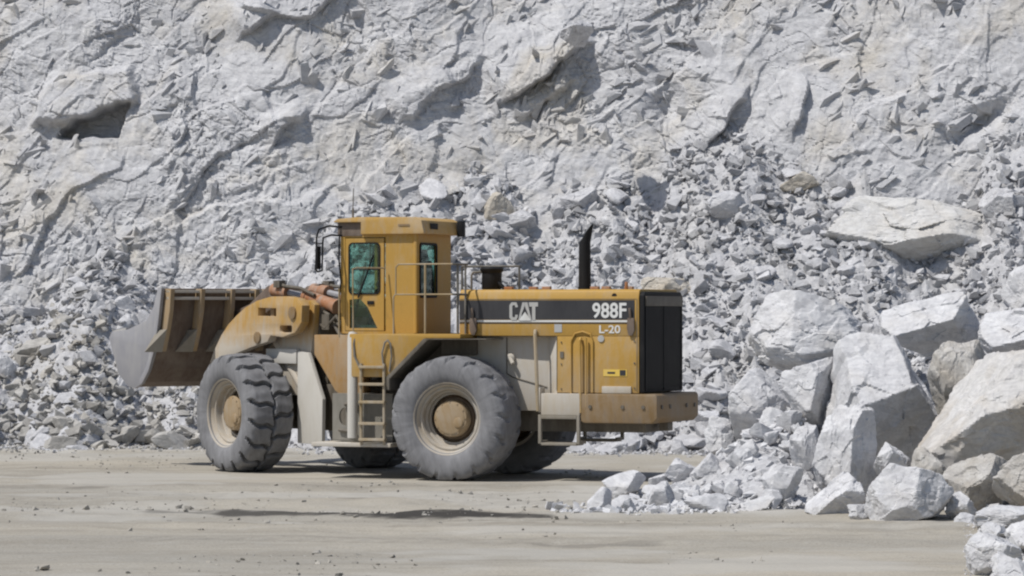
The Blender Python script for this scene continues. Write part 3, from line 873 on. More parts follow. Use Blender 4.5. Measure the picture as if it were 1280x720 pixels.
# countless smaller stones: one mesh each for the slope, the spill and the floor
def hull_rocks(n, seed):
    out = []
    for k in range(n):
        r_ = np.random.default_rng(seed + k)
        pts = r_.normal(size=(int(r_.integers(8, 11)), 3)); pts /= np.linalg.norm(pts, axis=1)[:, None]
        pts *= np.array([1.05, r_.uniform(0.5, 0.95), r_.uniform(0.35, 0.8)]) * 0.55
        if k % 2:
            pts = np.array([(a, b, c) for a in (-1, 1) for b in (-1, 1) for c in (-1, 1)], float) + r_.uniform(-0.55, 0.55, (8, 3))
            pts = pts[r_.permutation(8)[:int(r_.integers(6, 9))]]
            pts *= np.array([1.0, r_.uniform(0.45, 0.9), r_.uniform(0.3, 0.7)]) * 0.42
        bm = bmesh.new()
        for q in pts: bm.verts.new(q)
        g = bmesh.ops.convex_hull(bm, input=bm.verts)
        bmesh.ops.triangulate(bm, faces=bm.faces)
        bm.verts.index_update()
        out.append((np.array([tuple(v.co) for v in bm.verts]), np.array([[v.index for v in f.verts] for f in bm.faces])))
        bm.free()
    return out
HULLS = hull_rocks(30, 3000)


def scatter(name, pos, sizes, mat, seed, tone_sd=0.22, flat=1.0):
    r_ = np.random.default_rng(seed)
    VV, FF, TT = [], [], []
    n0 = 0
    for p, s in zip(pos, sizes):
        v, f = HULLS[int(r_.integers(len(HULLS)))]
        a, b, c = r_.normal(0, 0.5), r_.normal(0, 0.5), r_.uniform(0, 6.283)
        mtx = np.array(Matrix.Rotation(c, 3, 'Z') @ Matrix.Rotation(a, 3, 'X') @ Matrix.Rotation(b, 3, 'Y'))
        q = (v * np.array([1, 1, flat])) @ mtx.T * s + np.array(p)
        VV.append(q); FF.append(f + n0); TT.append(np.full(len(q), np.clip(r_.normal(0, tone_sd), -0.5, 0.4))); n0 += len(q)
    me = mesh_np(name, np.vstack(VV), np.vstack(FF))
    at = me.attributes.new('tone', 'FLOAT', 'POINT'); at.data.foreach_set('value', np.concatenate(TT).astype(np.float32))
    return link(name, me, mats=mat)



# the cliff is finished here: broken angular blocks stand proud of its face, all one mesh with it
rc = np.random.default_rng(77)
cliff_F3 = np.vstack([cliff_F[:, [0, 1, 2]], cliff_F[:, [0, 2, 3]]])
VV, FF, n0 = [cliff_V], [cliff_F3], len(cliff_V)
nu_, nv_ = len(cu_), len(cv_)
placed = 0
clus = fbm(U * 0.55, V * 0.7, 0 * U, 4, 401) + 0.25 + 0.5 * left_low
while placed < 5200:
    iu = int(rc.integers(3, nu_ - 3)); iv = int(rc.integers(3, nv_ - 10))
    if abs(cu_[iu]) > 14 or cv_[iv] > 12.3: continue
    if rc.random() > np.clip(clus[iu, iv], 0.04, 1.0): continue
    sz = 0.07 + 0.42 * rc.random() ** 3.4
    v, f = HULLS[int(rc.integers(len(HULLS)))]
    a = R_(-38) + rc.normal(0, 0.5) if rc.random() < 0.7 else rc.uniform(0, 6.28)
    m = np.array(Matrix.Rotation(a, 3, 'Y') @ Matrix.Rotation(rc.normal(-0.35, 0.35), 3, 'X') @ Matrix.Rotation(rc.normal(0, 0.4), 3, 'Z'))
    q = (v * np.array([1.25, 0.55, 0.8])) @ m.T * sz + np.array([cu_[iu], CY[iu, iv] + 0.02 * sz, CZ[iu, iv]])
    VV.append(q); FF.append(f + n0); n0 += len(q); placed += 1
me = mesh_np('cliff', np.vstack(VV), np.vstack(FF))
tag(link('cliff', me, mats=M['cliff']), 'white blasted quarry cliff with slanting fractures behind the loader', 'cliff', kind='structure')

n = 30000
x = rng.uniform(-13, 13, n); s = np.where(rng.random(n) < 0.1, -2.6 * rng.random(n) ** 3, rng.uniform(-0.1, 8.6, n)); y = toe(x) + s
z = np.where(s > 0, talus_z(x, y), 0)
dens = smooth(-0.75, 0.25, fbm(x * 0.5, s * 0.6, 0 * x, 3, 123) + 0.3 + 0.4 * smooth(-2, 4, x))
k = (y < cliff_base(x) + 0.40 * z + 0.4) & (rng.random(n) < dens)
size = 0.045 + 0.28 * rng.random(n) ** 3.6
size = np.where(s < 0, size * 0.5, size)
pos = np.stack([x, y, z + size * 0.13], 1)[k]
lw_ = rng.random(n)[k] < smooth(3.5, 6.5, -pos[:, 0]) * (1 - smooth(1.8, 3.2, pos[:, 2])) * 0.9
o = scatter('dusty_rubble', pos[lw_], size[k][lw_], M['rubble_brown'], 54)
tag(o, 'countless brownish broken stones low on the slope at the left', 'rubble', kind='stuff')
gt = rng.uniform(-13, 13, 5000); gs = -1.6 * rng.random(5000) ** 2 + 0.25; gy_ = toe(gt) + gs
o = scatter('toe_grit', np.stack([gt, gy_, np.maximum(talus_z(gt, gy_), 0.0) + 0.004], 1), 0.02 + 0.07 * rng.random(5000) ** 3, M['rubble'], 55)
tag(o, 'fine grit spilling from the foot of the rubble slope onto the floor', 'grit', kind='stuff')
o = scatter('rubble', pos[~lw_], size[k][~lw_], M['rubble'], 51)
tag(o, 'countless small broken stones covering the slope under the cliff', 'rubble', kind='stuff')

n = 15000
x = rng.uniform(0.3, 14, n); y = rng.uniform(44, 57, n); z = mound_z(x, y)
keep = (z > 0.015) | ((y > 45.0) & (y < 47.4) & (x > 0.5) & (x < 3) & (rng.random(n) < 0.35))
size = 0.035 + 0.16 * rng.random(n) ** 3.2
xe = rng.uniform(3.6, 7.6, 1500); ye = 44.1 + 3.6 * rng.random(1500) ** 1.3 - 0.12 * (xe - 4); se = 0.035 + 0.17 * rng.random(1500) ** 3.5
keep_e = rng.random(1500) < smooth(-0.3, 0.5, fbm(xe * 1.2, ye * 1.2, 0 * xe, 3, 67) + 0.5 * (ye - 45.2))
xt = 0.55 + 2.6 * rng.random(600) ** 0.8; yt = mound_front(xt) - 0.35 + rng.random(600) * (0.3 + 0.5 * (xt - 0.5)); st_ = 0.03 + 0.13 * rng.random(600) ** 3
pos = np.vstack([np.stack([xt, yt, mound_z(xt, yt) + st_ * 0.2], 1), np.stack([x, y, z + size * 0.22], 1)[keep], np.stack([xe, ye, mound_z(xe, ye) + se * 0.2], 1)[keep_e]])
pxc = 1292 - 88 * rng.random(1100) ** 1.3; yc = 34.2 + 10.5 * rng.random(1100); xc = (pxc - 640) * yc / F_PX; sc_ = 0.02 + 0.15 * rng.random(1100) ** 3.4 * smooth(1200, 1250, pxc)
pos = np.vstack([np.stack([xc, yc, ground_z(xc, yc) + sc_ * 0.2], 1), pos])
size = np.concatenate([sc_, st_, size[keep], se[keep_e]]); keep = slice(None)
o = scatter('spill_rubble', pos, size[keep], M['boulder'], 52, tone_sd=0.14)
tag(o, 'countless small white stones strewn between the heaped boulders', 'rubble', kind='stuff')

n = 16000
x = rng.uniform(-11, 11, n); y = 33 + 34 * rng.random(n) ** 0.75
clump = fbm(x * 0.45, y * 0.40, 0 * x, 4, 222)
keep = rng.random(n) < smooth(-0.2, 0.8, clump) * np.where(y < 48, 1.0, 0.6)
size = (0.014 + 0.085 * rng.random(n) ** 3.5) * np.where(y < 47, 1.0, 0.75)
pos = np.stack([x, y, ground_z(x, y) + size * 0.1], 1)[keep]
o = scatter('floor_gravel', pos, size[keep], M['clod'], 53, tone_sd=0.22)
tag(o, 'scattered small stones and crumbs on the dusty quarry floor', 'gravel', kind='stuff')

# ------------------------------------------------------------------ the wheel loader
root = bpy.data.objects.new('wheel_loader', None); COL.objects.link(root)
root.location = (-0.408, 55.62, 0); root.rotation_euler = (0, 0, R_(158))
root.empty_display_size = 1
tag(root, 'dusty yellow articulated wheel loader with raised bucket, parked turned away on the quarry floor', 'wheel loader')
FLOC, FROT = (1.9, 0, 0), (0, 0, R_(-33))            # the front half is steered fully to its right


def rear(mb, name, mat, bevel=0.008, parent=None, **kw):
    return mb.build(name, mat, parent or root, bevel, **kw)


def front(mb, name, mat, bevel=0.008, parent=None, **kw):
    if parent is not None: return mb.build(name, mat, parent, bevel, **kw)
    return mb.build(name, mat, root, bevel, loc=FLOC, rot=FROT, **kw)


# --- wheels
def tyre_mesh(depth, worn, nth=900):
    Rr, W = 1.02, 0.88
    prof = [(-0.36, 0.55), (-0.40, 0.59), (-0.435, 0.66), (-0.445, 0.76), (-0.435, 0.85), (-0.42, 0.905), (-0.40, 0.945), (-0.375, 0.972), (-0.345, 0.988)]
    cen = [(t, 1.0 - 0.02 * (t / 0.33) ** 2 + 0.0) for t in np.linspace(-0.33, 0.33, 57)]
    pr = prof + [(a, b * 1.012) for a, b in cen] + [(-a, b) for a, b in prof[::-1]]
    pr = np.array(pr); m = len(pr)
    th = np.linspace(0, 2 * np.pi, nth, endpoint=False)
    A, T = np.meshgrid(pr[:, 0], th); Rd = np.broadcast_to(pr[:, 1], A.shape).copy()
    nb = 17
    # chevron blocks, the two halves staggered, parted by a centre groove
    u = T * nb / (2 * np.pi)
    side = np.where(A >= 0, 0.5, 0.0)
    ph = u + side + 0.42 * np.abs(A) / 0.44 + 0.10 * np.sin(np.abs(A) * 16)
    fr = ph - np.floor(ph)
    dist = np.minimum(fr, 1 - fr) * (2 * np.pi / nb)
    groove = 1 - smooth(0.030, 0.048, dist)
    cg = 1 - smooth(0.012, 0.028, np.abs(A + 0.02 * np.sin(u * 2 * np.pi)))
    g = np.maximum(groove, cg * 0.9) if not worn else groove * smooth(0.10, 0.28, np.abs(A))
    reach = smooth(0.86, 0.97, Rd)                       # grooves run over the shoulder
    Rd = Rd - depth * g * reach
    A = A - np.sign(A) * depth * 0.6 * g * reach * smooth(0.34, 0.42, np.abs(A))
    Rd = Rd + 0.004 * np.sin(T * 31) * reach + 0.006 * vnoise(np.cos(T) * 9, np.sin(T) * 9, A * 9, 4) * reach
    sw = (Rd > 0.62) & (Rd < 0.93)
    A = A + np.sign(A) * sw * (0.004 * vnoise(np.cos(T) * 14, np.sin(T) * 14, Rd * 30, 12) + 0.0035 * (np.sin(T * 120) > 0.2) * (np.abs(Rd - 0.885) < 0.02))
    # raised bead ring on the sidewall
    A = A + np.sign(A) * 0.008 * np.exp(-((Rd - 0.79) / 0.012) ** 2)
    Vv = np.stack([Rd * np.cos(T), A, Rd * np.sin(T)], 2).reshape(-1, 3)
    i = np.arange(nth)[:, None] * m + np.arange(m - 1)[None, :]
    j = ((np.arange(nth) + 1) % nth)[:, None] * m + np.arange(m - 1)[None, :]
    Ff = np.stack([i.ravel(), i.ravel() + 1, j.ravel() + 1, j.ravel()], 1)
    me = mesh_np('tyre', Vv, Ff); smooth_shade(me, 35); me.materials.append(M['rubber'])
    return me


rim_mb = MB().lathe([(-0.36, 0.52), (-0.36, 0.47), (0.08, 0.36), (0.115, 0.362), (0.12, 0.385), (0.17, 0.40), (0.18, 0.43), (0.26, 0.437), (0.27, 0.452), (0.285, 0.485), (0.33, 0.505), (0.345, 0.52), (0.385, 0.53), (0.40, 0.545), (0.385, 0.56), (0.35, 0.545), (-0.3, 0.53), (-0.36, 0.52)], 72)
rim_mb.lathe([(0.28, 0.478), (0.292, 0.468), (0.292, 0.448), (0.27, 0.44)], 72)
rim_me = rim_mb.mesh('rim'); rim_me.materials.append(M['rim'])
dsk = MB().lathe([(-0.2, 0.44), (0.0, 0.40), (0.03, 0.38), (0.02, 0.36), (0.06, 0.335), (0.06, 0.0)], 64)
for k in range(20):
    t = 2 * math.pi * k / 20
    dsk.tube([(0.385 * math.cos(t), 0.0, 0.385 * math.sin(t)), (0.385 * math.cos(t), 0.07, 0.385 * math.sin(t))], 0.016, 6)
dsk_me = dsk.mesh('wheel'); dsk_me.materials.append(M['rim_inner'])
hub = MB().lathe([(0.10, 0.30), (0.22, 0.292), (0.245, 0.28), (0.255, 0.245), (0.262, 0.245), (0.266, 0.23), (0.266, 0.0)], 64)
hub.lathe([(0.26, 0.085), (0.282, 0.08), (0.288, 0.06), (0.288, 0.0)], 24, centre=(-0.12, 0, -0.1))
for k in range(12):
    t = 2 * math.pi * (k + 0.5) / 12
    hub.tube([(0.262 * math.cos(t), 0.245, 0.262 * math.sin(t)), (0.262 * math.cos(t), 0.262, 0.262 * math.sin(t))], 0.013, 6)
hub_me = hub.mesh('hub'); hub_me.materials.append(M['hub'])
tyre_f, tyre_r = tyre_mesh(0.11, False), tyre_mesh(0.042, True)


def wheel(x, y, is_front, spin):
    m = Matrix.Identity(4)
    if is_front:
        m = Matrix.Translation(FLOC) @ Matrix.Rotation(R_(-33), 4, 'Z')
    m = m @ Matrix.Translation((x, y, 1.0)) @ Matrix.Rotation(0 if y > 0 else math.pi, 4, 'Z') @ Matrix.Rotation(spin, 4, 'Y')
    wob = link('wheel', dsk_me, root); wob.matrix_local = m
    link('tyre', tyre_f if is_front else tyre_r, wob)
    link('rim', rim_me, wob).scale = (1.07, 1, 1.07); link('hub', hub_me, wob)


wheel(0, 1.31, False, 0.3); wheel(0, -1.31, False, 1.1)
wheel(2.3, 1.31, True, 0.1); wheel(2.3, -1.31, True, 0.7)

# --- rear half: chassis
c = MB().box(-2.95, 1.7, -0.5, 0.5, 0.78, 1.45)
c.box(1.55, 2.0, -0.42, 0.42, 0.62, 0.86); c.box(1.55, 2.0, -0.42, 0.42, 1.35, 1.6)
c.tube([(0, -1.05, 1.0), (0, -0.45, 1.0), (0, 0.45, 1.0), (0, 1.05, 1.0)], [0.24, 0.28, 0.28, 0.24], 20)
c.tube([(0, 0, 1.0), (0.45, 0, 1.0)], [0.4, 0.2], 16)
c.box(-0.1, 1.3, -0.72, 0.72, 1.45, 2.30)
rear(c, 'rear_frame', M['chassis'], 0.015)
c = MB().tube([(1.9, 0, 0.55), (1.9, 0, 1.75)], 0.16, 18)
rear(c, 'articulation_pin', M['chassis'], 0)

# --- engine hood
h = MB()
top = [(-0.95, 2.33), (0.95, 2.33), (0.952, 2.93), (0.915, 3.05), (0.86, 3.08), (-0.86, 3.08), (-0.915, 3.05), (-0.952, 2.93)]
h.prism(top, 0.10, -3.0, axis='x')
h.prism([(-0.95, 1.42), (0.95, 1.42), (0.95, 2.328), (-0.95, 2.328)], -1.60, -3.0, axis='x')
hood = rear(h, 'hood', M['yellow'], 0.014)
for s in (1, -1):
    h = MB().prism([(0.86, 3.084), (-2.98, 3.084), (-2.98, 3.09), (0.86, 3.09)], 0, 0) if False else MB()
# engine side panel, caked with pale dust under the overhang of the hood
e = MB()
poly = [(0.12, 0.79), (-1.38, 0.74), (-1.598, 0.93), (-1.598, -0.93), (-1.38, -0.74), (0.12, -0.79)]
e.prism([(a, b) for a, b in poly], 1.12, 2.325, axis='z')
pan = rear(e, 'engine_panel', M['dusty'], 0.01)
pan['label'] = 'engine side panel caked with pale dust'
d = MB()
def on_panel(x): return 0.79 + (0.74 - 0.79) * (0.12 - x) / 1.50
d.tube([(-0.66, on_panel(-0.66) + 0.002, 2.31), (-0.66, on_panel(-0.66) + 0.002, 1.72), (-0.76, on_panel(-0.76) + 0.002, 1.66), (-1.35, on_panel(-1.35) + 0.002, 1.50)], 0.012, 6)
d.build('panel_seam', M['chassis'], pan)
d = MB().lathe([(0.0, 0.07), (0.05, 0.065), (0.07, 0.03), (0.07, 0)], 14, centre=(-0.74, on_panel(-0.74), 1.98))
d.tube([(-0.70, on_panel(-0.74) + 0.02, 2.02), (-0.80, on_panel(-0.74) + 0.09, 1.88)], 0.035, 8)
d.build('filler_cap', M['dusty'], pan)

YS = 0.953
s = MB().box(0.095, -2.93, YS, YS + 0.004, 2.595, 2.905)
s.build('black_band', M['decal_black'], hood)
s = MB().box(0.095, -2.93, YS, YS + 0.004, 2.553, 2.585)
s.build('white_line', M['decal_white'], hood)
s = MB().box(0.095, -2.93, YS, YS + 0.003, 2.530, 2.545)
s.build('thin_black_line', M['decal_black'], hood)
YT = YS + 0.006
# heavy block letters with the small pyramid under the A
t = MB()
x0, z0, z1 = -0.785, 2.585, 2.872
def L(u): return x0 - u
def glyph(pts, dep=0.006): t.prism([(L(a), z0 + b * (z1 - z0)) for a, b in pts], YT, YT + dep)
glyph([(0.145, 0.72), (0.145, 0.80), (0.12, 1.0), (0.035, 1.0), (0.0, 0.85), (0.0, 0.15), (0.035, 0.0), (0.12, 0.0), (0.145, 0.2), (0.145, 0.3), (0.10, 0.3), (0.10, 0.2), (0.09, 0.16), (0.06, 0.16), (0.05, 0.22), (0.05, 0.78), (0.06, 0.84), (0.09, 0.84), (0.10, 0.80), (0.10, 0.72)])
glyph([(0.152, 0.0), (0.225, 1.0), (0.262, 1.0), (0.262, 0.80), (0.245, 0.62), (0.215, 0.38), (0.208, 0.0)])
glyph([(0.266, 1.0), (0.312, 1.0), (0.385, 0.0), (0.33, 0.0), (0.318, 0.38), (0.288, 0.62), (0.266, 0.80)])
glyph([(0.335, 1.0), (0.495, 1.0), (0.495, 0.76), (0.450, 0.76), (0.450, 0.0), (0.392, 0.0), (0.392, 0.76), (0.345, 0.76)], 0.005)
t.build('maker_lettering', M['decal_grey'], hood)
t = MB(); glyph([(0.165, -0.02), (0.27, 0.46), (0.375, -0.02)], 0.009)
t.build('pyramid_emblem', M['decal_white'], hood)
text_side('988F', -2.215, -2.795, 2.615, 2.865, YT, bold=0.022).build('model_lettering', M['decal_white'], hood)
text_side('L-20', -2.33, -2.69, 2.375, 2.505, YS, bold=0.02).build('fleet_lettering', M['decal_white'], hood)
text_side('', 0, 0, 0, 0, 0) if False else None
s = MB().box(-1.56, -1.69, YS, YS + 0.004, 2.39, 2.52); s.build('sticker', M['decal_grey'], hood)
s = MB().box(-2.40, -2.80, YS, YS + 0.004, 1.69, 1.80); st = s.build('yellow_sticker', M['decal_yellow'], hood)
s = MB().box(-2.47, -2.60, YS + 0.005, YS + 0.007, 1.73, 1.76); s.box(-2.68, -2.78, YS + 0.005, YS + 0.007, 1.70, 1.79); s.build('sticker_print', M['decal_black'], hood)
s = MB().lathe([(0, 0.055), (0.012, 0.055), (0.014, 0)], 16, centre=(-2.36, YS, 2.29)); s.build('gauge_cap', M['decal_grey'], hood)
s = MB().box(-1.66, -1.72, YS, YS + 0.012, 1.98, 2.08); s.build('door_latch', M['chassis'], hood)
s = MB()
s.box(-1.598, -1.606, YS - 0.003, YS + 0.003, 1.45, 2.33); s.box(-2.965, -2.975, YS - 0.003, YS + 0.004, 1.45, 2.92); s.box(0.09, -2.96, YS - 0.003, YS + 0.003, 2.918, 2.925)
for zz in (1.5, 1.9, 2.25): s.tube([(-2.93, YS - 0.002, zz), (-2.93, YS + 0.012, zz)], 0.014, 8); s.tube([(-1.68, YS - 0.002, zz - 0.02), (-1.68, YS + 0.012, zz - 0.02)], 0.012, 8)
s.build('panel_gap', M['chassis'], hood)
for x in (-0.15, -2.87):
    s = MB().prism([(x + 0.05, 2.62), (x - 0.06, 2.62), (x - 0.07, 2.42), (x - 0.03, 2.34), (x + 0.03, 2.34), (x + 0.06, 2.45)], YS + 0.007, YS + 0.04)
    s.tube([(x, YS + 0.02, 2.6), (x + 0.01, YS + 0.04, 2.78)], 0.022, 8)
    s.build('hood_latch', M['steel_dark'], hood, 0.006)
# door with a rounded top and its two tall grab bars
s = MB(); s.tube([(-1.85, YS + 0.012, 1.2), (-1.85, YS + 0.012, 2.25), (-1.92, YS + 0.012, 2.37), (-2.05, YS + 0.012, 2.40), (-2.18, YS + 0.012, 2.36), (-2.22, YS + 0.012, 2.25), (-2.22, YS + 0.012, 1.43)], 0.016, 8)
s.build('door_seam', M['yellow'], hood)
s = MB(); s.tube([(-2.02, YS + 0.02, 2.30), (-2.02, YS + 0.06, 2.26), (-2.03, YS + 0.06, 1.10)], 0.022, 10)
s.tube([(-2.12, YS + 0.05, 2.3), (-2.12, YS + 0.05, 1.20)], 0.018, 8)
s.build('grab_rail', M['yellow'], hood)
s = MB(); s.tube([(-1.24, YS + 0.02, 2.42), (-1.25, YS + 0.06, 2.36), (-1.30, YS + 0.06, 1.12)], 0.03, 10)
s.build('grab_rail', M['pipe'], hood)
# bits on the hood top
s = MB()
for x, y in ((-0.55, 0.4), (-0.9, 0.2), (-1.25, 0.5), (-2.05, 0.4), (-2.3, 0.55), (-2.6, 0.3)):
    s.box(x - 0.07, x + 0.07, y - 0.05, y + 0.05, 3.075, 3.13)
s.tube([(-2.7, 0.7, 3.07), (-2.7, 0.7, 3.2)], 0.03, 8)
s.build('hood_fitting', M['orange'], hood, 0.01)
s = MB().lathe([(0, 0.045), (0.01, 0.045), (0.012, 0)], 14, centre=(-2.58, 0.93, 2.97)); s.build('bolt_hole', M['black'], hood)

# exhaust with a slanting cut
e = MB()
n = 20
ring = []
vs, fs = [], []
lev = [(3.06, 0.1), (3.3, 0.1), (3.85, 0.095)]
for z, r in lev:
    vs += [(-1.72 + r * math.cos(2 * math.pi * k / n), r * math.sin(2 * math.pi * k / n), z) for k in range(n)]
vs += [(-1.72 - 0.055 + 0.092 * math.cos(2 * math.pi * k / n), 0.092 * math.sin(2 * math.pi * k / n), 4.02 - 0.13 * math.cos(2 * math.pi * k / n)) for k in range(n)]
vs += [(-1.72 - 0.055 + 0.07 * math.cos(2 * math.pi * k / n), 0.07 * math.sin(2 * math.pi * k / n), 4.015 - 0.13 * math.cos(2 * math.pi * k / n)) for k in range(n)]
vs += [(-1.72 + 0.07 * math.cos(2 * math.pi * k / n), 0.07 * math.sin(2 * math.pi * k / n), 3.8) for k in range(n)]
for i in range(5):
    for k in range(n):
        fs.append((i * n + k, i * n + (k + 1) % n, (i + 1) * n + (k + 1) % n, (i + 1) * n + k))
e.add(vs, fs)
e.tube([(-1.72, 0, 3.05), (-1.72, 0, 3.13)], 0.11, 20)
rear(e, 'exhaust_pipe', M['black'], 0)
# air precleaner
a = MB()
vprof = [(0.12, 3.06), (0.15, 3.09), (0.165, 3.12), (0.165, 3.36), (0.19, 3.39), (0.20, 3.43), (0.17, 3.46), (0.0, 3.47)]
n = 28
vs = [(-0.08 + r * math.cos(2 * math.pi * k / n), r * math.sin(2 * math.pi * k / n), z) for r, z in vprof for k in range(n)]
fs = [(i * n + k, i * n + (k + 1) % n, (i + 1) * n + (k + 1) % n, (i + 1) * n + k) for i in range(len(vprof) - 1) for k in range(n)]
a.add(vs, fs)
a.tube([(-0.22, 0.05, 3.2), (-0.30, 0.05, 3.13), (-0.34, 0.05, 3.06)], 0.035, 8)
pc = rear(a, 'air_precleaner', M['black'], 0)
a = MB().tube([(0.24, 0.1, 2.9), (0.24, 0.1, 3.32), (0.21, 0.1, 3.37), (0.02, 0.1, 3.385)], 0.02, 8); a.build('bracket_pipe', M['pipe_dark'], pc)

# radiator guard at the tail
g = MB(); rp = [(-0.93, 1.43), (0.93, 1.43), (0.93, 2.98), (0.86, 3.04), (-0.86, 3.04), (-0.93, 2.98)]
g.add([(-3.002, a, b) for a, b in rp] + [(-3.08 - 0.0 * (3.04 - b), a, b) for a, b in rp], [tuple(range(6)), tuple(range(11, 5, -1))] + [(i, i + 6, (i + 1) % 6 + 6, (i + 1) % 6) for i in range(6)])
rg = rear(g, 'radiator_guard', M['black'], 0.015)
g = MB()
for k in range(44):
    z = 1.5 + k * 0.0295
    g.box(-3.082, -3.094, -0.84, 0.84, z, z + 0.014)
g.box(-3.082, -3.10, -0.88, -0.84, 1.46, 2.80); g.box(-3.082, -3.10, 0.84, 0.88, 1.46, 2.80); g.box(-3.082, -3.10, -0.015, 0.015, 1.46, 2.80)
g.build('grille', M['black'], rg)
g = MB().box(-3.082, -3.11, -0.88, 0.88, 2.81, 2.97)
g.build('upper_cover', M['chassis'], rg, 0.01)

# counterweight and dusty tank box
g = MB().prism([(-2.03, 0.97), (-2.03, 1.41), (-3.30, 1.41), (-3.33, 1.36), (-3.33, 1.03), (-3.25, 0.94), (-2.1, 0.94)], -1.02, 1.02)
cw = rear(g, 'counterweight', M['brown'], 0.025)
g = MB().box(-2.38, -2.88, 0.55, 0.985, 1.415, 1.53); g.build('weight_block', M['dusty'], cw, 0.015)
g = MB()
for yy in (-0.8, -0.4, 0.4, 0.8): g.tube([(-3.325, yy, 1.2), (-3.35, yy, 1.2)], 0.035, 10)
for xx in (-2.2, -2.75, -3.1): g.tube([(xx, 1.015, 1.2), (xx, 1.04, 1.2)], 0.03, 10)
g.build('weight_bolt', M['chassis'], cw)
g = MB().box(-3.05, -3.2, -0.12, 0.12, 0.80, 0.935); g.build('tow_hitch', M['chassis'], cw, 0.01)
for s_ in (1, -1):
    g = MB().box(-1.36, -2.024, 0.86 * s_, 1.04 * s_, 1.06, 1.41); g.box(-1.30, -1.34, 0.80 * s_, 1.02 * s_, 1.1, 1.5)
    tb = rear(g, 'step_box', M['dusty'], 0.015)
    g = MB()
    y0_, y1_ = 1.0 * s_, 1.03 * s_
    xa, xb = (-1.34, -2.0)
    for xx in (xa, xb):
        g.box(xx - 0.025, xx + 0.025, 0.98 * s_, 1.05 * s_, 0.60, 1.07)
        g.box(xx - 0.02, xx + 0.02, 0.72 * s_, 0.979 * s_, 0.60, 0.65)
    g.box(xa - 0.026, xb + 0.026, 0.975 * s_, 1.055 * s_, 1.0, 1.058)
    g.box(xa - 0.026, xb + 0.026, 0.72 * s_, 1.055 * s_, 0.575, 0.62)
    g.build('access_step', M['step'], tb, 0.008)

# platform with fender and cab base
g = MB().prism([(1.82, 2.36), (-0.14, 2.36), (-0.14, 2.29), (0.47, 2.29), (1.14, 1.66), (1.82, 1.66)], 0.73, 1.48)
pf = rear(g, 'platform', M['yellow'], 0.012)
g = MB().prism([(1.82, 2.36), (-0.14, 2.36), (-0.14, 2.29), (0.47, 2.29), (1.14, 1.66), (1.82, 1.66)], -0.73, -1.48)
rear(g, 'platform', M['yellow'], 0.012)
for s_ in (1, -1):
    g = MB().prism([(0.50, 2.285), (1.16, 1.655), (1.16, 1.45), (1.10, 1.45), (1.10, 1.63), (0.42, 2.27), (-0.6, 2.27), (-0.6, 2.285)], 0.70 * s_, 1.50 * s_)
    rear(g, 'fender', M['chassis'], 0.006)
g = MB().box(-0.16, 0.46, 0.70, 0.86, 2.02, 2.268)  # dark box added to stand for the shade under the platform
rear(g, 'fender_shade_box', M['chassis'], 0.01)
# front lower body: yellow hinge panel, tank, bottom sill
g = MB().prism([(2.72, 2.34), (1.83, 2.34), (1.83, 1.38), (2.2, 1.32), (2.34, 1.42), (2.72, 2.02)], 0.62, 0.92)
rear(g, 'side_panel', M['yellow_low'], 0.012)
g = MB(); plate_y(g, [[(2.28, 0.62), (2.28, 1.34), (1.2, 1.34), (1.2, 0.62)], [(2.06 + 0.10 * math.cos(t), 1.0 + 0.15 * math.sin(t)) for t in np.linspace(0, 6.283, 21)[:-1]]], 1.12, 0.05)
g.box(1.2, 2.28, 0.55, 0.62, 0.62, 1.34); g.box(1.2, 2.28, 0.62, 1.14, 1.34, 1.38); g.box(1.2, 2.28, 0.62, 1.14, 0.60, 0.62)
tk = rear(g, 'tank_box', M['tank'], 0)
tk['label'] = 'grey dusty tank box with a round opening behind the ladder'
g = MB().tube([(2.05, 1.15, 1.20), (1.85, 1.2, 1.24), (1.8, 1.2, 1.1)], 0.035, 8); g.tube([(2.15, 1.17, 0.78), (1.85, 1.2, 0.76)], 0.03, 8)
g.build('hose', M['chassis'], tk)
g = MB().box(1.08, 2.5, 0.55, 1.5, 0.52, 0.585)
rear(g, 'bottom_sill', M['dusty'], 0.012)
g = MB().tube([(1.80, 1.40, 0.66), (1.80, 1.40, 2.28), (1.80, 1.36, 2.36)], 0.085, 16)
rear(g, 'guard_post', M['guard'], 0)
# ladder
g = MB()
for xx in (1.60, 1.19):
    g.tube([(xx, 1.50, 0.56), (xx, 1.51, 1.88)], 0.026, 8)
ld = rear(g, 'ladder', M['pipe'], 0)
for z in (0.62, 0.88, 1.23, 1.52, 1.80):
    g = MB().box(1.165, 1.625, 1.44, 1.56, z, z + 0.045); g.build('rung', M['pipe'], ld, 0.006)
g = MB(); g.tube([(1.20 + 0.0, 1.5, 1.80), (1.22, 1.52, 2.05), (1.17, 1.52, 2.22), (1.12, 1.52, 2.26), (1.07, 1.52, 2.2), (1.05, 1.52, 2.0), (1.10, 1.5, 1.75)], 0.016, 8); g.build('grab_loop', M['pipe_dark'], ld)
g = MB(); g.tube([(1.62, 1.5, 1.80), (1.72, 1.5, 2.0), (1.74, 1.48, 2.2), (1.72, 1.45, 2.34)], 0.02, 8); g.build('grab_loop', M['pipe_dark'], ld)
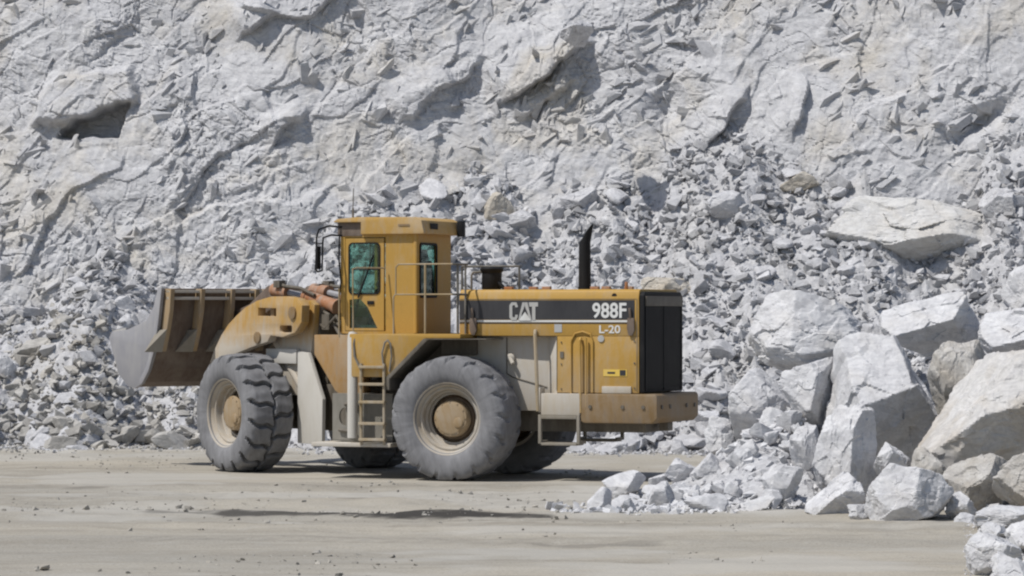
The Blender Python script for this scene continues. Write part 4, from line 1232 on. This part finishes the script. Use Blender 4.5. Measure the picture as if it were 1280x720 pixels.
# handrails
g = MB()
g.tube([(1.06, 1.42, 2.34), (1.06, 1.42, 2.96), (1.03, 1.42, 3.0), (0.02, 1.42, 3.0)], 0.014, 8)
g.tube([(1.02, 1.42, 3.0), (1.02, 1.42, 3.44), (0.97, 1.42, 3.49), (0.02, 1.42, 3.49)], 0.014, 8)
g.tube([(0.50, 1.42, 2.34), (0.50, 1.42, 3.49)], 0.02, 8)
rear(g, 'handrail', M['pipe'], 0)
g = MB()
g.tube([(0.02, 1.42, 3.49), (-0.02, 1.3, 3.49), (-0.02, 0.9, 3.49)], 0.018, 8); g.tube([(0.02, 1.42, 3.0), (-0.02, 1.3, 3.0), (-0.02, 0.9, 3.0)], 0.018, 8)
g.tube([(-0.02, 1.3, 2.34), (-0.02, 1.3, 3.49)], 0.022, 8); g.tube([(-0.02, 0.98, 2.34), (-0.02, 0.98, 3.49)], 0.018, 8)
rear(g, 'handrail', M['pipe_dark'], 0)
g = MB(); g.tube([(2.02, 1.45, 2.30), (2.02, 1.45, 3.1)], 0.013, 8); g.tube([(1.78, 1.42, 2.36), (1.79, 1.42, 3.42), (1.76, 1.3, 3.44), (1.5, 0.78, 3.44)], 0.013, 8)
rear(g, 'handrail', M['pipe'], 0)
# the far side handrail
g = MB()
for xx in (0.0, 0.5, 1.05): g.tube([(xx, -1.42, 2.34), (xx, -1.42, 3.49)], 0.02, 8)
g.tube([(0.0, -1.42, 3.49), (1.05, -1.42, 3.49)], 0.018, 8); g.tube([(0.0, -1.42, 2.95), (1.05, -1.42, 2.95)], 0.018, 8)
rear(g, 'handrail', M['pipe_dark'], 0)

# --- cab
CX0, CX1, CC, CZ0, CZ1 = 0.96, 2.33, 0.72, 2.36, 4.02
g = MB()
plate_y(g, [[(CX0, CZ0), (CX0, CZ1), (CX1, CZ1), (CX1, CZ0)], [(1.515, 2.40), (2.25, 2.40), (2.25, 3.95), (1.515, 3.95)]], CC - 0.025, 0.05)
plate_y(g, [[(CX0, CZ0), (CX0, CZ1), (CX1, CZ1), (CX1, CZ0)], rrect(1.12, 2.25, 2.95, 3.88, 0.07)], -CC + 0.025, 0.05)
plate_x(g, [[(-CC + 0.051, CZ0), (-CC + 0.051, CZ1), (CC - 0.051, CZ1), (CC - 0.051, CZ0)], rrect(-0.12, 0.60, 2.95, 3.86, 0.07)], CX0 + 0.025, 0.05)
plate_x(g, [[(-CC + 0.051, CZ0), (-CC + 0.051, CZ1), (CC - 0.051, CZ1), (CC - 0.051, CZ0)], rrect(-0.64, 0.64, 2.62, 3.93, 0.08)], CX1 - 0.025, 0.05)
g.box(CX0 + 0.05, CX1 - 0.05, -CC + 0.05, CC - 0.05, CZ0, CZ0 + 0.05)
g.tube([(CX0 + 0.02, CC - 0.03, CZ0 + 0.01), (CX0 + 0.02, CC - 0.03, CZ1 - 0.01)], 0.045, 12)
cab = rear(g, 'cab', M['yellow'], 0)
g = MB().box(1.2, 2.2, -0.55, 0.55, 2.42, 2.5); g.build('cab_floor', M['chassis'], cab)
g = MB().prism([(0.80, 4.045), (0.84, 4.22), (0.95, 4.275), (2.0, 4.285), (2.36, 4.255), (2.42, 4.22), (2.42, 4.20), (1.93, 4.20), (1.93, 4.0), (0.80, 4.0)], -0.80, 0.80)
roof = g.build('roof', M['yellow_top'], cab, 0.02)
g = MB().box(1.935, 2.38, -0.735, 0.735, 3.97, 4.198); g.build('visor', M['steel_dark'], cab, 0.015)
g = MB().box(0.70, 0.80, -0.74, -0.60, 3.98, 4.24); g.box(0.795, 0.815, 0.2, 0.5, 4.08, 4.18); g.build('rear_lamp', M['black'], cab, 0.015)
g = MB().prism([(1.05, 0.806), (1.25, 0.806), (1.25, 0.812), (1.05, 0.812)], 4.13, 4.16, axis='z'); g.build('roof_trim', M['brown'], cab)
g = MB(); plate_x(g, [rrect(-0.11, 0.59, 2.96, 3.85, 0.06)], CX0 + 0.03, 0.008); g.build('rear_window', M['glass'], cab)
g = MB(); plate_x(g, [rrect(-0.12, 0.60, 2.95, 3.86, 0.07), rrect(-0.08, 0.56, 2.99, 3.82, 0.05)], CX0 - 0.008, 0.02); g.build('window_seal', M['black'], cab)
g = MB(); plate_x(g, [rrect(-0.63, 0.63, 2.63, 3.92, 0.07)], CX1 - 0.03, 0.008); g.build('windshield', M['glass'], cab)
g = MB(); plate_y(g, [rrect(1.13, 2.24, 2.96, 3.87, 0.06)], -CC + 0.03, 0.008); g.build('side_window', M['glass'], cab)
g = MB(); g.tube([(2.345, 0.1, 2.7), (2.36, -0.35, 3.55)], 0.02, 8); g.build('wiper', M['black'], cab)
# door
g = MB()
lowwin = [(2.17, 2.92), (1.98, 2.94), (1.84, 2.80), (1.70, 2.52), (1.66, 2.45), (2.17, 2.45)]
plate_y(g, [[(1.545, 2.41), (1.545, 3.935), (2.24, 3.935), (2.24, 2.41)], rrect(1.615, 2.18, 3.01, 3.86, 0.08), lowwin], CC - 0.02, 0.045)
door = rear(g, 'door', M['yellow'], 0)
g = MB(); plate_y(g, [rrect(1.61, 2.185, 3.005, 3.865, 0.08), rrect(1.635, 2.16, 3.03, 3.84, 0.06)], CC + 0.008, 0.014); g.build('window_seal', M['black'], door)
g = MB(); plate_y(g, [rrect(1.62, 2.175, 3.015, 3.855, 0.07)], CC - 0.02, 0.006); g.build('window', M['glass'], door)
g = MB(); plate_y(g, [[(a, b) for a, b in lowwin]], CC - 0.03, 0.006); g.build('lower_window', M['glass'], door)
g = MB().box(1.72, 1.84, CC + 0.003, CC + 0.022, 2.84, 2.90); g.build('handle', M['black'], door, 0.006)
g = MB(); g.tube([(2.0, CC + 0.03, 2.95), (1.72, CC + 0.03, 3.66)], 0.016, 6); g.tube([(1.63, CC + 0.02, 3.42), (2.1, CC + 0.02, 3.42)], 0.012, 6); g.build('grab_bar', M['black'], door)
# inside
g = MB().box(1.12, 1.62, -0.27, 0.27, 2.78, 2.92); g.prism([(1.02, 2.88), (1.16, 2.90), (1.22, 3.55), (1.10, 3.58)], -0.25, 0.25); g.prism([(1.10, 3.58), (1.22, 3.57), (1.23, 3.75), (1.13, 3.76)], -0.13, 0.13)
g.box(1.2, 1.5, -0.2, 0.2, 2.5, 2.78)
rear(g, 'operator_seat', M['seat'], 0.03)
g = MB().tube([(2.12, 0, 2.5), (2.0, 0, 3.05), (1.9, 0, 3.12)], 0.05, 10)
sw = rear(g, 'steering_column', M['black'], 0)
g = MB(); g.tube([(1.88 + 0.08 * math.cos(t), 0.2 * math.sin(t), 3.12 + 0.19 * math.cos(t) * 0.5) for t in np.linspace(0, 6.283, 25)], 0.015, 6, caps=False)
g.build('steering_wheel', M['black'], sw)
# mirrors on their tube brackets
for s_ in (1, -1):
    g = MB(); yy = 0.72 * s_; yo = 1.08 * s_
    g.tube([(2.30, yy, 4.12), (2.46, (yy + yo) / 2, 4.14), (2.56, yo, 4.08), (2.60, yo, 3.95), (2.62, yo, 3.42), (2.58, yo, 3.38)], 0.016, 8)
    g.tube([(2.30, yy, 3.98), (2.42, (yy + yo) / 2, 3.99), (2.48, yo, 3.94), (2.49, yo, 3.85), (2.50, yo, 3.40), (2.58, yo, 3.38)], 0.016, 8)
    g.tube([(2.60, yo, 3.85), (2.49, yo, 3.85)], 0.012, 6)
    mr = rear(g, 'mirror', M['black'], 0)
    g = MB().box(2.53, 2.57, yo - 0.02 * s_, yo + 0.12 * s_, 3.42, 3.80); g.build('mirror_glass', M['black'], mr, 0.01)
g = MB(); g.tube([(2.30, 0.3, 4.2), (2.30, 0.3, 4.45)], 0.018, 8); g.tube([(2.30, 0.3, 4.45), (2.29, 0.3, 4.78)], 0.008, 6)
rear(g, 'antenna', M['pipe_dark'], 0)
# cables running down the cab's front post
g = MB(); g.tube([(2.36, 0.70, 4.0), (2.355, 0.74, 3.6), (2.31, 0.75, 3.2), (2.36, 0.74, 2.9), (2.33, 0.745, 2.4)], 0.014, 6); g.build('cable', M['black'], cab)

# --- front half: frame, tower, arms, bucket
g = MB().box(0.15, 2.9, -0.48, 0.48, 0.72, 1.5)
g.box(0.0, 0.35, -0.4, 0.4, 0.86, 1.0); g.box(0.0, 0.35, -0.4, 0.4, 1.2, 1.34)
g.tube([(2.3, -1.05, 1.0), (2.3, -0.45, 1.0), (2.3, 0.45, 1.0), (2.3, 1.05, 1.0)], [0.24, 0.28, 0.28, 0.24], 20)
g.box(1.0, 2.4, -0.45, 0.45, 1.5, 2.2)
front(g, 'front_frame', M['chassis'], 0.015)
for s_ in (1, -1):
    g = MB(); g.prism([(1.5, 1.3), (1.12, 2.0), (1.06, 2.35), (1.0, 2.84), (1.15, 2.92), (1.55, 2.92), (2.2, 2.35), (2.4, 1.3)], 0.60 * s_, 0.71 * s_)
    tw = front(g, 'loader_tower', M['arm'], 0.015)
    g = MB().box(1.45, 2.45, 0.712 * s_, 0.80 * s_, 1.84, 2.09); g.build('tower_bracket', M['guard'], tw, 0.015)
    g = MB().prism([(1.42, 0.50), (0.64, 0.50), (0.62, 1.26), (1.08, 2.03), (1.42, 2.06)], 0.72 * s_, 0.79 * s_)
    gp = front(g, 'guard_plate', M['guard'], 0.012)
g = MB().box(1.02, 1.1, -0.6, 0.6, 2.0, 2.8); g.tube([(1.25, -0.62, 2.7), (1.25, 0.62, 2.7)], 0.1, 16)
front(g, 'tower_crossplate', M['chassis'], 0.01)
g = MB()
for k, (ya, za) in enumerate(((0.5, 2.72), (0.42, 2.62), (0.33, 2.76), (0.56, 2.5))):
    g.tube([(0.25, ya * 0.8, 2.1 + 0.05 * k), (0.55, ya, 2.35 + 0.1 * k), (0.85, ya + 0.02, za - 0.05), (1.25, ya, za + 0.06)], 0.03, 8)
g.box(0.72, 0.95, 0.36, 0.6, 2.42, 2.68)
front(g, 'hose_bundle', M['chassis'], 0)
arm_poly = [(0.98, 2.82), (1.12, 2.93), (1.45, 2.97), (1.97, 2.97), (2.45, 2.90), (2.85, 2.78), (3.13, 2.65), (3.42, 2.49), (3.66, 2.30), (3.92, 2.02), (4.08, 1.78), (4.06, 1.60), (3.92, 1.52), (3.76, 1.56), (3.55, 1.76), (3.2, 2.0), (2.6, 2.13), (2.1, 2.22), (2.0, 2.33), (1.6, 2.30), (1.2, 2.38), (1.0, 2.55)]
for s_ in (1, -1):
    g = MB(); plate_y(g, [arm_poly, [(1.80, 2.63), (2.42, 2.64), (2.42, 2.80), (1.80, 2.79)], rrect(1.28, 1.70, 2.36, 2.50, 0.05)], 0.90 * s_, 0.16, 0.012)
    am = front(g, 'lift_arm', M['arm'], 0)
    g = MB().box(2.0, 2.12, 0.80 * s_, 0.90 * s_, 2.60, 2.82); g.build('brace', M['brown'], am)
    g = MB()
    for x, z, r in ((1.25, 2.70, 0.11), (3.92, 1.72, 0.12), (2.4, 2.28, 0.10)):
        g.lathe([(0.0, r), (0.03 * s_, r), (0.035 * s_, r * 0.8), (0.035 * s_, 0)], 18, centre=(x, 0.983 * s_, z))
    g.build('pin', M['brown'], am)
    g = MB().tube([(1.35, 0.66 * s_, 1.35), (2.45, 0.66 * s_, 2.35)], 0.085, 14); g.tube([(2.0, 0.66 * s_, 1.94), (2.75, 0.66 * s_, 2.62)], 0.05, 12)
    front(g, 'lift_cylinder', M['arm'], 0)
    g = MB().tube([(0.75, 0.40 * s_, 2.80), (1.72, 0.40 * s_, 2.97)], 0.115, 18)
    g.tube([(0.72, 0.40 * s_, 2.795), (0.80, 0.40 * s_, 2.808)], 0.135, 18); g.tube([(1.66, 0.40 * s_, 2.96), (1.76, 0.40 * s_, 2.978)], 0.13, 18)
    tc = front(g, 'tilt_cylinder', M['orange'], 0)
    g = MB().tube([(1.7, 0.40 * s_, 2.968), (2.4, 0.40 * s_, 3.06)], 0.055, 12); g.build('rod', M['steel_worn'], tc)
    g = MB().tube([(2.32, 0.40 * s_, 3.05), (2.82, 0.40 * s_, 3.10)], 0.12, 16); g.build('rod_end', M['orange'], tc)
    g = MB().tube([(1.3, 0.52 * s_, 3.0), (1.75, 0.52 * s_, 3.12), (2.3, 0.5 * s_, 3.16), (2.6, 0.45 * s_, 3.22)], 0.03, 8); g.box(2.40, 2.60, 0.44 * s_, 0.56 * s_, 3.14, 3.26); g.build('hydraulic_line', M['chassis'], tc)
    g = MB(); plate_y(g, [[(2.55, 3.2), (2.95, 3.16), (3.55, 2.85), (4.08, 2.72), (4.1, 2.5), (3.5, 2.5), (2.9, 2.75), (2.6, 2.85)]], 0.40 * s_, 0.14, 0.01)
    front(g, 'tilt_lever', M['steel_dark'], 0)
g = MB().tube([(2.95, -0.82, 2.4), (2.95, 0.82, 2.4)], 0.16, 18)
front(g, 'arm_crosstube', M['arm'], 0)

# bucket
outer = [(4.08, 3.12), (4.20, 2.55), (4.34, 2.08), (4.55, 1.72), (4.78, 1.49), (5.02, 1.40), (5.30, 1.44), (5.62, 1.66), (5.95, 2.27)]
inner = []
for i, (x, z) in enumerate(outer):
    a = outer[max(i - 1, 0)]; b = outer[min(i + 1, len(outer) - 1)]
    tx2, tz2 = b[0] - a[0], b[1] - a[1]; Lh = math.hypot(tx2, tz2)
    inner.append((x - tz2 / Lh * 0.045, z + tx2 / Lh * 0.045))
g = MB()
n = len(outer)
BY0, BY1 = -1.88, 1.88
for i in range(n - 1):
    g.prism([outer[i], outer[i + 1], inner[i + 1], inner[i]], BY0, BY1)
me_ = g
bucket = front(g, 'bucket', M['steel_dark'], 0)
for s_ in (1, -1):
    g = MB(); plate_y(g, [[(4.06, 3.12), (4.18, 2.55), (4.32, 2.06), (4.53, 1.70), (4.77, 1.47), (5.02, 1.38), (5.31, 1.42), (5.64, 1.64), (5.98, 2.26), (5.88, 2.36), (5.3, 2.40), (4.62, 2.56), (4.36, 2.80), (4.20, 3.12)]], (1.88 + 0.03) * s_, 0.056, 0.008)
    g.build('side_plate', M['steel_worn'], bucket)
# back edge strip of the side, dusty
g = MB(); plate_y(g, [[(4.03, 3.14), (4.15, 2.55), (4.30, 2.05), (4.50, 1.69), (4.75, 1.45), (4.82, 1.52), (4.58, 1.76), (4.40, 2.1), (4.27, 2.6), (4.16, 3.14)]], 1.95, 0.024, 0.004); g.build('edge_plate', M['steel_worn'], bucket)
ribs = (1.83, 1.22, 0.61, 0.12, -0.12, -0.61, -1.22, -1.83)
for y in ribs:
    g = MB(); g.prism([(4.06, 3.12), (3.86, 3.12), (3.90, 2.75), (4.02, 2.35), (4.16, 2.03), (4.30, 2.03), (4.17, 2.55)], y - 0.04, y + 0.04)
    g.build('rib', M['rib'], bucket, 0.006)
    # sloping gusset at the rib foot
    if abs(y) > 0.2:
        g = MB(); vs = [(4.10, y + 0.042, 2.40), (4.26, y + 0.042, 2.02), (4.16, y + 0.042, 2.02), (4.00, y + 0.042, 2.42), (4.33, y + 0.30, 2.02), (4.24, y + 0.10, 2.40)]
        g.add(vs, [(0, 1, 2, 3), (3, 2, 4, 5), (0, 3, 5), (0, 5, 4, 1), (1, 4, 2)])
        g.build('gusset', M['step'], bucket)
g = MB()
g.box(3.90, 4.05, -1.87, 1.87, 3.05, 3.10); g.box(3.93, 4.08, -1.87, 1.87, 2.93, 2.985)
g.build('spill_guard', M['dusty'], bucket, 0.006)

# ------------------------------------------------------------------ render settings
scene.view_settings.view_transform = 'Standard'; scene.view_settings.look = 'None'
scene.view_settings.exposure = -0.16; scene.view_settings.gamma = 1.0
scene.view_settings.use_curve_mapping = False
scene.cycles.max_bounces = 8
scene.cycles.filter_width = 2.2
